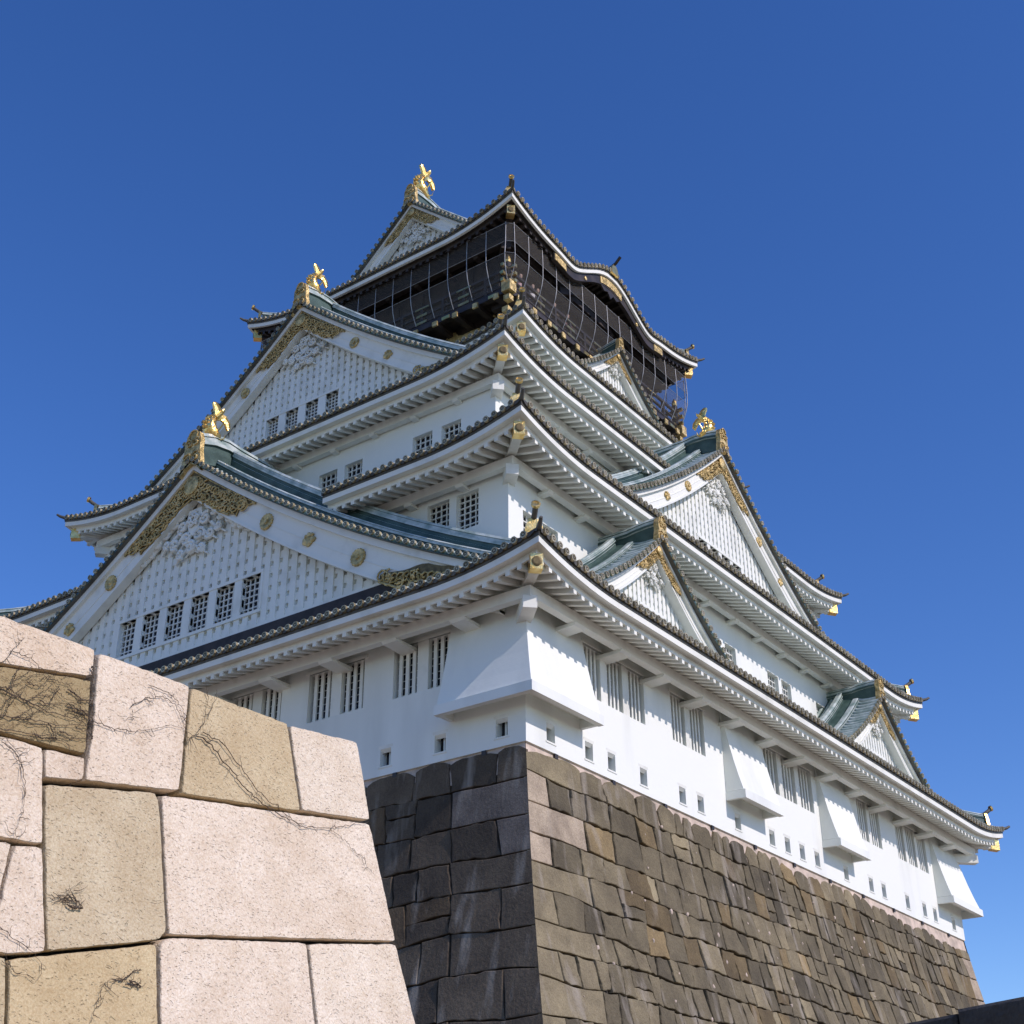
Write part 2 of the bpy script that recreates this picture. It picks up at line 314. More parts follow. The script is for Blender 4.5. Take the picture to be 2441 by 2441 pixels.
def ridge_band(mb, path, wv, h, mi=0, cap_r=.13):      # stacked ridge: path of points, wv horizontal half-width vector
    secs = []
    for p in path:
        p = Vector(p); U = Vector((0, 0, 1)); W_ = wv
        s_ = []
        for (a, b) in ((1, -.25), (1, .30), (.72, .32), (.72, .52), (1.02, .54), (1.02, .66), (.72, .68), (.72, .84), (.85, .86), (.6, 1.0), (-.6, 1.0), (-.85, .86), (-.72, .84), (-.72, .68), (-1.02, .66), (-1.02, .54), (-.72, .52), (-.72, .32), (-1, .30), (-1, -.25)):
            s_.append(tuple(p + W_*a + U*(h*b)))
        secs.append(s_)
    n = 20; vs = [p for q in secs for p in q]
    for j in range(n):
        k = (j+1) % n
        mb.put(vs[0:0] + [q[j] for q in secs] + [q[k] for q in secs], [(i, i+1, len(secs)+i+1, len(secs)+i) for i in range(len(secs)-1)], mi if j in (1, 4, 6, 8, 9, 10, 12, 15, 17) else 3)  # tops pale as if sunlit, sides dark as if shaded, by material
    mb.put(secs[0], [tuple(range(n))], 3); mb.put(secs[-1], [tuple(range(n))], 3)

def skirt(hx, hy, zmid, lift, run, rise, style, cor_n=(1.1, .42), kara=None, gap=0):
    root = bpy.data.objects.new('tiled_roof', None); COL.objects.link(root); root.parent = keep
    dark = style == 'dark'; trim = 'brownblack' if dark else 'trim'
    LR = 4.2
    halves = {FR: (hx, hy), FB: (hx, hy), FL: (hy, hx), FE: (hy, hx)}
    tiles, ends, under, fas, raf = MB(), MB(), MB(), MB(), MB()
    def wave(F, u):
        if not kara or F not in (FR, FB): return 0.0
        a, wd = kara; x = abs(u)/wd
        return a*(0.5+0.5*cos(pi*min(x, 1)))**.85 - .16*math.exp(-((x-1.08)/.22)**2)
    for F in SIDES:
        ha, hd = halves[F]
        def zc(u, F=F, ha=ha):                         # eave line
            D = max(0, ha-abs(u)); return zmid + lift*max(0, 1-D/LR)**2 + wave(F, u)
        def zt(u, t, F=F, ha=ha):                      # tile bed
            D = max(0, ha-abs(u)); return zmid + .26 + lift*max(0, 1-D/LR)**2 + wave(F, u)*(1-t)**.8 + rise*(.72*t+.28*t*t)
        nu, nv = 60, 7
        grid = []
        for j in range(nv+1):
            t = j/nv; h_ = ha - t*run
            grid.append([F(h_*(2*i/nu-1), hd+.06-t*(run+.06), zt(h_*(2*i/nu-1), t)) for i in range(nu+1)])
        cutg = gap if F is FL else 0
        if cutg:
            for sg in (-1, 1):
                tiles.sweep([[F(sg*(cutg+(ha-t*run-cutg)*i/30), hd+.06-t*(run+.06), zt(sg*(cutg+(ha-t*run-cutg)*i/30), t)) for i in range(31)] for t in [j/nv for j in range(nv+1)]], 1, None, False, False, True)
        else: tiles.sweep(grid, 1, None, False, False, True)
        # rolls
        sp = .335; nr = int(ha/sp)
        for k in range(-nr, nr+1):
            u = k*sp; tm = min(1.0, (ha-abs(u))/run)
            if tm < .03 or (F is FL and abs(u) < gap): continue
            ns = max(2, int(7*tm)); pts = []
            for j in range(ns+1):
                t = tm*j/ns; pts.append(F(u, hd+.10-t*(run+.1), zt(u, t)))
            half_tube(tiles, pts, Vector((0, 0, 1)), Vector(F(1, 0, 0)), .082)
            disc(ends, F, u, hd+.15, zt(u, 0)+.015, .115)
        # scalloped drip tiles between the rolls
        us = []; k = -ha
        n_ = int(2*ha/sp*4)
        for (ua, ub) in (((-ha, -cutg), (cutg, ha)) if cutg else ((-ha, ha),)):
            top, bot = [], []; m_ = max(8, int(n_*(ub-ua)/(2*ha)))
            for i in range(m_+1):
                u = ua+(ub-ua)*i/m_; ph = (u/sp) % 1.0
                top.append(F(u, hd+.09, zt(u, 0)+.02)); bot.append(F(u, hd+.09, zt(u, 0)-.03-.095*sin(pi*ph)**.8))
            b2 = [tuple(Vector(p)+Vector(F(0, -.16, .05))) for p in bot]
            ends.sweep([top, bot, b2], 1, None, False, False)
        # eave boards
        def strip(mb, d0, d1, zlo, zhi, mi=0, n=64):
            for rng in ((0, 1, -1), (0, 1, 1)):
                secs = []; q = ha-(hd-d0); q2 = ha-(hd-d1); sg = rng[2]
                for i in range(n//2+1):
                    x = (i/(n//2))**.85; u, u2 = sg*(cutg+x*(q-cutg)), sg*(cutg+x*(q2-cutg))
                    secs.append([F(u, d0, zc(u)+zlo[0]), F(u2, d1, zc(u2)+zlo[1]), F(u2, d1, zc(u2)+zhi[1]), F(u, d0, zc(u)+zhi[0])])
                mb.sweep(secs, mi, cap=bool(cutg))
        strip(fas, hd-.12, hd, (-.13, -.13), (.07, .07), 0)
        strip(fas, hd-.262, hd-.122, (-.10, -.10), (-.02, -.02), 0 if not dark else 1)
        strip(fas, hd-.33, hd-.264, (-.30, -.30), (-.02, -.02), 0 if not dark else 1)
        strip(fas, hd-.33, hd+.025, (.074, .074), (.30, .24), 2)  # dark band, draws the shaded underside of the tile overhang
        # soffit
        sl = .30; iw = run*.98
        secs = []
        for t in (0, .5, 1.0):
            d = hd-.30-t*(iw-.30); h_ = ha-(hd-d)
            secs.append([F(h_*(2*i/40-1), d, zc(h_*(2*i/40-1))*(1-t)+t*zmid-.14+sl*(hd-.30-d)) for i in range(41)])
        under.sweep(secs, 0, None, False, False)
        # rafters
        rs = .41; nr = int((ha-.45)/rs)
        for k in range(-nr, nr+1):
            u = k*rs
            if abs(u) < cutg: continue
            D = ha-abs(u)
            dlen = min(iw-.42, max(.05, D-.40))
            d0, d1 = hd-.255, hd-.255-dlen
            zz0, zz1 = zc(u)-.44, zc(u)*(1-dlen/iw)+zmid*dlen/iw-.44+sl*dlen
            raf.hexa([F(u-.075, d0, zz0), F(u+.075, d0, zz0), F(u+.075, d1, zz1), F(u-.075, d1, zz1), F(u-.075, d0, zz0+.175), F(u+.075, d0, zz0+.175), F(u+.075, d1, zz1+.29), F(u-.075, d1, zz1+.29)])
    tiles.build('roof_tiles', ['copper', 'verdigris_shade'], root); ends.build('eave_tile_ends', ['rim', 'copperdark'], root)
    fas.build('eave_board', ['trim', 'trim', 'copperdark'] if not dark else ['trim', 'black', 'copperdark'], root)
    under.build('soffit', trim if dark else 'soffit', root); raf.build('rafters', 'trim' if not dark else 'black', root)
    # purlin and brackets
    off, step, bw = cor_n
    wx, wy = hx-off, hy-off
    pl = MB(); zp = zmid-.44+.3*(off-.255)+.03
    for F, hh, dd in ((FR, wx, wy), (FL, wy, wx), (FB, wx, wy), (FE, wy, wx)):
        e_ = hh if F in (FR, FB) else hh-.262
        pl.fbox(F, -e_, e_, dd-.26, dd, zp-.36, zp-.02)
        nb = int(2*hh/step); st = 2*hh/nb
        for k in range(1, nb):
            u = -hh+k*st; bk = MB() if F in (FR, FL) else pl
            bk.hexa([F(u-bw/2, dd-1.0, zp-.50), F(u+bw/2, dd-1.0, zp-.50), F(u+bw/2, dd-.04, zp-.455), F(u-bw/2, dd-.04, zp-.455), F(u-bw/2, dd-1.0, zp-.37), F(u+bw/2, dd-1.0, zp-.37), F(u+bw/2, dd+.03, zp-.365), F(u-bw/2, dd+.03, zp-.365)])
            if bk is not pl: bk.build('bracket', trim, root)
    pl.build('purlin', trim, root)
    # hips
    for sx in (-1, 1):
        for sy in (-1, 1):
            dg = Vector((sx, sy, 0)).normalized(); sd_ = Vector((-dg.y, dg.x, 0))
            hb = MB(); i0, i1 = .46, off+.85; tipz = zmid+lift
            def hz(i): return zmid+lift*max(0, 1-i/LR)**2
            P0 = Vector((sx*(hx-i0), sy*(hy-i0), hz(i0)-.62)); P1 = Vector((sx*(hx-i1), sy*(hy-i1), hz(i1)-.66+.3*(i1-.2)))
            def bm(A, B, w_, h_, mi): 
                c = []
                for z in (0, h_):
                    for (P, s_) in ((A, -1), (A, 1), (B, 1), (B, -1)): c.append(tuple(P+sd_*(w_/2*s_)+Vector((0, 0, z))))
                hb.hexa(c, mi)
            bm(P0, P1, .30, .40, 0)
            dr = (P0-P1).normalized(); hb2 = P0+dr*.30
            bm(hb2-Vector((0, 0, .03)), P0-dr*.12-Vector((0, 0, .03)), .36, .47, 1)
            Q = hb2+dr*.012; ring = []
            for rr in (.15, .10): ring.append([tuple(Q+sd_*(rr*cos(2*pi*k/12))+Vector((0, 0, .20+rr*sin(2*pi*k/12)))+dr*(.01 if rr > .12 else .03)) for k in range(12)])
            hb.sweep(ring, 2, None, True, True)
            c0 = Vector((sx*(hx-off-.1), sy*(hy-off-.1), zp-.72)); bm(c0+dg*.12, c0-dg*1.2, .42, .385, 0)
            hb.build('hip_beam', [trim if not dark else 'black', 'gold', 'golddeep'], root)
            hr = MB(); path = []
            for j in range(10):
                t = .16+.84*j/9; i = t*run
                path.append((sx*(hx-i), sy*(hy-i), zmid+.26+lift*max(0, 1-i/LR)**2+rise*(.72*t+.28*t*t)+.04 + .10*max(0, 1-j/3)))
            ridge_band(hr, path, sd_*.17, .42, 0)
            e = Vector(path[0])+dg*.05
            c = []
            for (a, z) in ((-.30, -.16), (.30, -.16), (.24, .20), (.16, .42), (-.16, .42), (-.24, .20)): c.append((a, z))
            hr.sweep([[tuple(e+sd_*a+Vector((0, 0, z))) for a, z in c], [tuple(e+dg*.14+sd_*a+Vector((0, 0, z))) for a, z in c]], 1)
            hr.tube([e+Vector((0, 0, .34))-dg*.35, e+Vector((0, 0, .42))+dg*.05, e+Vector((0, 0, .58))+dg*.30, e+Vector((0, 0, .72))+dg*.46], .085, 8, 2)
            ax = (dg+Vector((0, 0, .38))).normalized(); tp = e+Vector((0, 0, .72))+dg*.46; b1 = sd_; b2 = ax.cross(b1)
            rg_ = lambda rr, q: [tuple(tp+(b1*cos(2*pi*k/12)+b2*sin(2*pi*k/12))*rr+ax*q) for k in range(12)]
            hr.sweep([rg_(.13, -.06), rg_(.14, .03), rg_(.09, .035), rg_(.085, .015)], 1, None, True, False); hr.put(rg_(.085, .015), [tuple(range(12))], 1)
            # pointed corner tile
            ct = Vector((sx*hx, sy*hy, tipz+.28)); hr.tube([ct-dg*.3, ct+dg*.06, ct+dg*.26+Vector((0, 0, .05)), ct+dg*.42+Vector((0, 0, .14))], lambda t: .10-.05*t, 8, 2)
            hr.build('hip_ridge', ['copper', 'gold', 'copperdark', 'verdigris_shade'], root)
    return root

roof1 = skirt(18.96, 16.85, 4.40, .55, 3.91, 2.3, 'white', (1.08, 2.45, .56))
roof2 = skirt(16.76, 14.72, 10.62, .60, 3.81, 2.3, 'white', (1.30, 2.2, .30), gap=6.2)
roof3 = skirt(14.31, 12.27, 16.03, .60, 6.0, 3.4, 'white', (1.05, 1.9, .26))
roof4 = skirt(9.50, 9.67, 21.02, .58, 3.0, 1.7, 'white', (1.15, 1.9, .26))
roof5 = skirt(8.35, 8.33, 28.50, .83, 3.0, 1.75, 'dark', (1.25, 1.6, .24), kara=(1.35, 3.3))

# ------------------------------------------------------------------ gables
def spiral(c, r0, r1, turns, a0, F, d, sgn=1, n=16):
    return [F(c[0]+sgn*(r0+(r1-r0)*k/n)*cos(a0+2*pi*turns*k/n), d, c[1]+(r0+(r1-r0)*k/n)*sin(a0+2*pi*turns*k/n)) for k in range(n+1)]

def gable(F, P, c, za, a, b, W, back, bw, rec, zb, cell, wins, crest, goldw, scale, ridge_h, both=False, foot=None, verge_ridges=2, white_tiles=None):
    """F face frame, P distance of the bargeboard face, c its centre, za apex of the tile edge, z = za - a v + b v^2"""
    root = bpy.data.objects.new('gable', None); COL.objects.link(root); root.parent = keep
    pf = lambda v: za - a*abs(v) + b*v*v
    mk = .72*scale
    def lf(d): x = max(0, min(1, (P-.35-d)/1.25)); return mk*x*x*(3-2*x)
    F_ = lambda u, d, z: F(c+u, d, z)
    A = Vector(F(1, 0, 0)); N = Vector(F(0, 1, 0)); U = Vector((0, 0, 1))
    NV = 14
    tl, en = MB(), MB()
    for s in (-1, 1):
        vs = [W*k/NV for k in range(NV+1)]
        tl.sweep([[F_(s*v, P+.30, pf(v)-.06) for v in vs], *[[F_(s*v, d_, pf(v)+.06+lf(d_)) for v in vs] for d_ in (P+.30, P-.35, P-.65, P-.95, P-1.25, P-1.6, P-back)]], 2, None, False, False, True)
        tl.sweep([[F_(s*v, P+.30, pf(v)-.06) for v in vs], [F_(s*v, P-.5, pf(v)-.10) for v in vs]], 1, None, False, False)
        # verge rolls with their discs
        v = .14
        while v < W:
            sl = -a+2*b*v; nr = Vector((0, 0, 1)) - A*(s*sl); nr.normalize(); sd_ = (A*s + U*sl).normalized()
            half_tube(tl, [F_(s*v, d_, pf(v)+.06+lf(d_)) for d_ in (P+.33, P-.3, P-.55, P-.78)], nr, sd_, .08, 0)
            Fd = lambda u, d, z, v=v: F_(u, d, z)
            disc(en, F_, s*v, P+.36, pf(v)+.09, .105)
            v += .335/sqrt(1+sl*sl)
        # rolls down the slope
        d = P-1.35 if verge_ridges < 2 else P-2.05
        while d > P-back+.1:
            nr = Vector((0, 0, 1))
            half_tube(tl, [F_(s*v, d, pf(v)+.06+lf(d)) for v in vs], nr, N, .082, 0); d -= .335
        rb = MB()
        for q in range(verge_ridges):
            dd = P-.84-q*.72; v1 = W*(1.0 if q else .985)
            ridge_band(rb, [F_(s*v, dd, pf(v)+.03+lf(dd)) for v in [.35+(v1-.35)*k/NV for k in range(NV+1)]], N*(.17 if q == 0 else .15), (.34 if q == 0 else .62)*min(1.1, scale+.25), 0)
            e = Vector(F_(s*v1, dd, pf(v1)+.05+lf(dd))); o_ = A*s
            rb.sweep([[tuple(e+o_*k_+N*x+U*z) for x, z in ((-.24, -.1), (.24, -.1), (.2, .3), (.1, .42), (-.1, .42), (-.2, .3))] for k_ in (.02, .12)], 1)
        rb.build('verge_ridge', ['copper', 'gold', 'copperdark', 'verdigris_shade'], root)
    tl.build('gable_tiles', ['copper', 'copperdark', 'verdigris_shade'], root); en.build('verge_tile_ends', ['rim', 'copperdark'], root)
    # main ridge with its end plate
    mr = MB(); rw = .26*min(1.15, scale+.3)
    ridge_band(mr, [F_(0, P+.10-(back+.1)*k/8, pf(0)-.05+max(.0, mk-.25)*min(1, k/1.5)+.16*max(0, 1-k/3)) for k in range(9)], A*rw, ridge_h, 0); mr.build('main_ridge', ['copper', 'gold', 'copperdark', 'verdigris_shade'], root)
    ep = MB(); q = ridge_h; outl = [(-.78, -.55), (-.40, -.30), (0, -.18), (.40, -.30), (.78, -.55), (.74, -.10), (.60, .30), (.62, .68), (.44, .98), (0, 1.12), (-.44, .98), (-.62, .68), (-.60, .30), (-.74, -.10)]
    ep.sweep([[F_(x*q*.62, P+.10+k_, pf(0)+.05+z*q) for x, z in outl] for k_ in (0, .20)], 0)
    for s in (-1, 1):
        for (x, z, r_) in ((.30, .05, .22), (.26, .62, .18)): ep.tube(spiral((s*x*q*.62, pf(0)+.05+z*q), r_*q, .03, 1.4, .4, F_, P+.32, s, 14), .035*q, 5, 0)
    ep.tube([F_(.2*cos(2*pi*k/12)*q, P+.32, pf(0)+.05+q*(.9+.2*sin(2*pi*k/12))) for k in range(13)], .035*q, 5, 0)
    ep.build('ridge_end_plate', 'goldold', root)
    # bargeboards
    bb = MB()
    for s in (-1, 1):
        NVb = 20; vv = [W*k/NVb for k in range(NVb+1)]
        def slab(top, bot, d0, d1, mi=0):
            bb.sweep([[F_(s*v, d0, pf(v)+bot), F_(s*v, d1, pf(v)+bot), F_(s*v, d1, pf(v)+top), F_(s*v, d0, pf(v)+top)] for v in vv], mi)
        up = .26*scale
        slab(-.07, -.07-up, P-.35, P+.14); slab(-.07-up, -bw-.08, P-.30, P+.0)
        slab(-.07-up-(bw-up)*.52, -.07-up-(bw-up)*.52-.03, P, P+.02, 0); slab(-bw+.0, -bw-.10, P-.32, P+.05)
    bb.build('bargeboard', 'trim', root)
    # lattice filling
    lw = MB(); D = P-rec
    top = lambda v: pf(v)-bw+.05
    Wl = W
    for k in range(1, 400):
        if top(W*k/400) < zb: Wl = W*k/400; break
    vs = [-Wl+2*Wl*k/40 for k in range(41)]
    lw.sweep([[F_(v, D-.36, zb-.8) for v in vs], [F_(v, D-.36, max(zb-.8, top(v)+.2)) for v in vs]], 1, None, False, False)
    inw = lambda u0, u1, z0, z1: any(w_[0]-.02 < u1 and u0 < w_[1]+.02 and w_[2]-.02 < z1 and z0 < w_[3]+.02 for w_ in wins)
    nb = int(Wl/cell)
    for k in range(-nb, nb+1):
        u = k*cell; h = cell*.30; zt_ = top(abs(u)+h)+.12
        if zt_ <= zb: continue
        segs = [(zb, zt_)]
        for w_ in wins:
            if w_[0]-.01 < u+h and u-h < w_[1]+.01:
                segs = [(p0, p1) for (s0, s1) in segs for (p0, p1) in ((s0, min(s1, w_[2])), (max(s0, w_[3]), s1)) if p1 > p0+.02]
        for s0, s1 in segs: lw.fbox(F_, u-h, u+h, D-.34, D, s0, s1)
    z = zb+cell*.15
    while z < top(0):
        hv = 0
        for k in range(401):
            if top(W*k/400) > z+cell*.30: hv = W*k/400
        if hv > .1:
            cuts = sorted([w_ for w_ in wins if w_[2] < z+cell*.6 and z < w_[3]]); x = -hv
            for w_ in cuts+[(hv, hv, 0, 0)]:
                if w_[0] > x+.02: lw.fbox(F_, x, min(hv, w_[0]), D-.33, D-.045, z, z+cell*.64); lw.fbox(F_, x, min(hv, w_[0]), D-.15, D-.14, z+cell*.62, z+cell*1.06)
                x = max(x, w_[1])
        z += cell*1.05
    lw.fbox(F_, -Wl, Wl, D-.1, D+.06, zb-.07, zb+.05)
    for w0 in wins[:1]:
        ua, ub = min(w_[0] for w_ in wins)-.12, max(w_[1] for w_ in wins)+.12
        lw.fbox(F_, ua, ub, D-.32, D+.05, w0[2]-.14, w0[2]-.02); lw.fbox(F_, ua, ub, D-.32, D+.04, w0[3]+.0, w0[3]+.12)
        lw.fbox(F_, ua, ua+.118, D-.325, D+.03, w0[2], w0[3]); lw.fbox(F_, ub-.118, ub, D-.325, D+.03, w0[2], w0[3])
        ws = sorted(wins)
        for i in range(len(ws)-1): lw.fbox(F_, ws[i][1], ws[i+1][0], D-.315, D+.02, w0[2], w0[3])
    lw.build('lattice_panel', ['trim', 'plaster'], root)
    for w_ in wins:
        gw = latticed(F_, D, *w_, 4, 6, root, .15, 'gable_window', .026*scale+.010)
        m2 = MB(); m2.fbox(F_, w_[0], w_[1], D-.30, D-.27, w_[2], w_[3]); m2.build('window_pane', 'glass', root)
    # white carved hanging ornament under the apex
    kg = MB(); zc_ = pf(0)-bw-.95*scale
    kg.sweep([[F_(.42*scale*x, D+k_, zc_+.55*scale*z) for x, z in ((-.8, .9), (.8, .9), (1, .1), (.55, -.75), (0, -1.15), (-.55, -.75), (-1, .1))] for k_ in (.0, .16)], 0)
    for k in range(6): kg.tube(spiral((.20*scale*cos(k*pi/3), zc_+.05+.20*scale*sin(k*pi/3)), .13*scale, .02, 1.2, k*pi/3, F_, D+.22, 1, 10), .05*scale, 5, 0)
    rnd = random.Random(int(za*10))
    spots = [(x_*.86, z_*.84, q_*.84) for x_, z_, q_ in [(.75, -.95, .34), (1.30, -.62, .30), (1.75, -1.05, .26), (.45, -1.65, .36), (1.05, -1.75, .28), (2.2, -1.35, .24), (2.6, -1.75, .20), (0, -2.15, .30), (.6, -2.35, .24), (3.05, -2.05, .18), (.95, -.35, .22), (1.6, -1.6, .2)]]
    for s in (-1, 1):
        for (x, z, r_) in spots:
            kg.tube(spiral((s*x*scale, pf(0)-bw+z*scale-.25*scale), r_*scale, .05*scale, 1.5, rnd.uniform(0, 6), F_, D+.10+rnd.uniform(0, .1), s, 14), .075*scale, 6, 0)
            kg.tube([F_(s*(x-.5)*scale, D+.06, pf(0)-bw+(z+.1)*scale), F_(s*(x-.1)*scale, D+.13, pf(0)-bw+(z-.25)*scale), F_(s*(x+.35)*scale, D+.06, pf(0)-bw+(z-.55)*scale)], lambda t: .09*scale*(1-t*.6), 6, 0)
    kg.build('carved_cloud_ornament', 'trim', root)
    # gilded chevron on the apex of the bargeboards
    gd = MB(); gv = goldw; NG = 26; ymax = -.12-.26*scale
    for s in (-1, 1):
        up_, lo_ = [], []
        for k in range(NG+1):
            v = gv*k/NG; t = k/NG
            full = bw-.06
            cut = 0 if t < .62 else (t-.62)/.38
            lower = -full + cut*full*.80 + (.07*scale*sin(k*2.3) if t > .3 else 0)
            if .60 < t < .75: lower = -full*(1.0 if k % 3 else .95)+.10*scale
            up_.append(pf(v)+ymax); lo_.append(pf(v)+min(ymax-.05, lower) - (.22*scale*max(0, 1-v/(.7*scale))))
        for k in range(NG):
            v0, v1 = gv*k/NG, gv*(k+1)/NG
            gd.hexa([F_(s*v0, P-.02, lo_[k]), F_(s*v1, P-.02, lo_[k+1]), F_(s*v1, P-.02, up_[k+1]), F_(s*v0, P-.02, up_[k]), F_(s*v0, P+.05, lo_[k]), F_(s*v1, P+.05, lo_[k+1]), F_(s*v1, P+.05, up_[k+1]), F_(s*v0, P+.05, up_[k])], 1)
        gd.tube([F_(s*gv*k/NG, P+.06, up_[k]) for k in range(NG+1)], .024*scale+.008, 5, 0); gd.tube([F_(s*gv*k/NG, P+.06, lo_[k]) for k in range(NG+1)], .024*scale+.008, 5, 0)
        ncur = int(9+10*scale)
        for k in range(ncur):
            t = (k+.7)/ncur; v = gv*t*.86; hgt = (bw-.3*scale)*(1 if t < .65 else max(.25, 1-(t-.65)*1.9))
            for row in (.30, .72):
                r_ = .24*scale*(.8+.4*rnd.random())
                zc2 = pf(v)+ymax-hgt*row
                gd.tube(spiral((s*v, zc2), r_, .03, 1.35, rnd.uniform(0, 6.3), F_, P+.09, s if rnd.random() < .6 else -s, 11), .032*scale+.005, 5, 0)
    R_ = .38*scale; zz = pf(0)-bw*.72
    gd.sweep([[F_(R_*q_*cos(2*pi*k/20), P+d_, zz+R_*q_*sin(2*pi*k/20)) for k in range(20)] for q_, d_ in ((1, .05), (1, .15), (.85, .17), (.2, .20))], 0)
    gd.build('apex_gilding', ['goldold', 'golddeep'], root)
    if foot:
        v0, v1 = foot
        for s in (-1, 1):
            ft = MB()
            for k in range(16):
                t0, t1 = k/16, (k+1)/16; va, vb = v0+(v1-v0)*t0, v0+(v1-v0)*t1
                ha_, hb_ = [max(.12, (.22+.78*min(1, t*1.9))*(.96+.04*sin(t*19)))*(bw-.2) for t in (t0, t1)]
                za_, zb_ = pf(va)-bw-.12, pf(vb)-bw-.12
                ft.hexa([F_(s*va, P-.02, za_), F_(s*vb, P-.02, zb_), F_(s*vb, P-.02, zb_+hb_), F_(s*va, P-.02, za_+ha_), F_(s*va, P+.05, za_), F_(s*vb, P+.05, zb_), F_(s*vb, P+.05, zb_+hb_), F_(s*va, P+.05, za_+ha_)], 1)
                ft.tube(spiral((s*(va+vb)/2, za_+ha_*.55), .26*scale, .03, 1.4, k*1.3, F_, P+.09, s, 11), .034*scale+.005, 5, 0)
                if k % 2: ft.tube(spiral((s*(va+vb)/2, za_+ha_*.15), .2*scale, .03, 1.4, k*2.3, F_, P+.09, -s, 11), .04*scale+.006, 5, 0)
            ft.tube([F_(s*(v0+(v1-v0)*k/10), P+.08, pf(v0+(v1-v0)*k/10)-bw-.12) for k in range(11)], .05*scale, 5, 0)
            ft.build('foot_gilding', ['goldold', 'golddeep'], root)
    # gilded crests along the boards: chrysanthemum rounds and paulownia leaves
    for s in (-1, 1):
        for i, v in enumerate(crest):
            cr = MB(); r_ = .31*scale; z0 = pf(v)-.07-.26*scale-(bw-.26*scale)*.50
            if i % 2 == 0:
                cr.sweep([[F_(s*v+r_*q_*(1+.05*cos(16*2*pi*k/64))*cos(2*pi*k/64), P+d_, z0+r_*q_*(1+.05*cos(16*2*pi*k/64))*sin(2*pi*k/64)) for k in range(64)] for q_, d_ in ((1, .01), (1, .06), (.9, .085), (.3, .06), (.22, .10))], 0)
            else:
                for (x, z, q_) in ((0, -.35, .5), (-.55, -.1, .42), (.55, -.1, .42), (0, .55, .34), (-.45, .48, .24), (.45, .48, .24), (0, .1, .4)):
                    cr.sweep([[F_(s*v+r_*(x+q_*k_*cos(2*pi*k/14)*(1+.18*cos(3*2*pi*k/14))), P+d_, z0+r_*(z+q_*k_*sin(2*pi*k/14))) for k in range(14)] for k_, d_ in ((1, .01), (1, .06), (.5, .09))], 0)
            cr.build('crest', 'goldold', root)
    return root, pf

def lwins(n, wd, gap, z0, z1):
    t = n*wd+(n-1)*gap; return [(-t/2+i*(wd+gap), -t/2+i*(wd+gap)+wd, z0, z1) for i in range(n)]
gable(FL, 17.35, 0, 14.0, .75, .0107, 14.3, 5.5, 1.42, .36, 6.42, .44, lwins(6, .92, .38, 7.08, 8.46), [4.15, 6.3, 8.6], 3.5, 1.0, 1.15, foot=(9.6, 13.6))
gable(FL, 12.50, 0, 24.3, .85, .0140, 10.0, 5.5, 1.12, .38, 17.6, .36, lwins(4, .74, .42, 18.36, 19.34), [3.2, 5.1], 2.6, .80, .95, foot=(6.6, 9.2))
gable(FR, 13.23, 0, 18.15, .87, .0209, 9.4, 4.5, .95, .36, 12.35, .34, lwins(4, .72, .26, 12.55, 13.35), [3.1, 4.9], 2.25, .70, .90)
for cx in (-9.47, 9.47):
    gable(FR, 15.2, cx, 9.28, .95, .045, 5.6, 3.0, .62, .30, 5.85, .28, lwins(2, .62, .24, 6.05, 6.62), [], 1.45, .46, .72, verge_ridges=2)
gable(FR, 8.35, 0, 25.45, .95, .050, 4.0, 2.2, .50, .25, 22.75, .24, lwins(1, .6, .2, 22.9, 23.3), [], 1.15, .36, .55, verge_ridges=1)
gable(FL, 5.50, 0, 35.0, .92, .0080, 5.5, 5.5, .85, .40, 30.6, .36, [], [], 1.75, .62, .95)
gable(FE, 5.50, 0, 35.0, .92, .0080, 5.5, 5.5, .85, .40, 30.6, .36, [], [], 1.75, .62, .95)
# black wood boards, also standing in for the shadow line under the great gable
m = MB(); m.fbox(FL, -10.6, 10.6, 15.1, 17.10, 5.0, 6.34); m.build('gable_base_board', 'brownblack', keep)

# ------------------------------------------------------------------ black top storey, balcony, net
top = bpy.data.objects.new('lookout_storey', None); COL.objects.link(top); top.parent = keep
m = MB(); m.box(-6.3, 6.3, -6.3, 6.3, 22.2, 30.0)
for F in SIDES:
    for k in range(9): u = -6.0+1.5*k; m.fbox(F, u-.14, u+.14, 6.25, 6.42, 25.3, 28.9)
    for z in (26.0, 27.0, 28.3): m.fbox(F, -6.4, 6.4, 6.25, 6.40, z, z+.18)
m.build('black_wall', 'black', top)
m = MB(); m.box(-7.4, 7.4, -7.4, 7.4, 25.02, 25.24)
for F in SIDES:
    m.fbox(F, -7.45, 7.45, 7.22, 7.50, 24.82, 25.02)
    for k in range(13):
        u = -6.9+1.15*k; m.fbox(F, u-.13, u+.13, 6.2, 7.62, 24.58, 24.82)
    if F is not FL: m.fbox(F, -6.95, 6.95, 6.75, 7.0, 24.30, 24.56)
    for k in range(13 if F is not FL else 0):
        u = -6.3+1.05*k; m.fbox(F, u-.11, u+.11, 6.2, 7.15, 24.06, 24.30); m.fbox(F, u-.32, u+.32, 6.55, 6.75, 24.10, 24.28)
    if F is not FL: m.fbox(F, -6.6, 6.6, 6.3, 6.55, 23.80, 24.04)
m.build('balcony_deck', 'black', top)
def cap(fn):
    q = MB(); fn(q); q.build('gold_cap', 'goldold', top)
gp = MB()
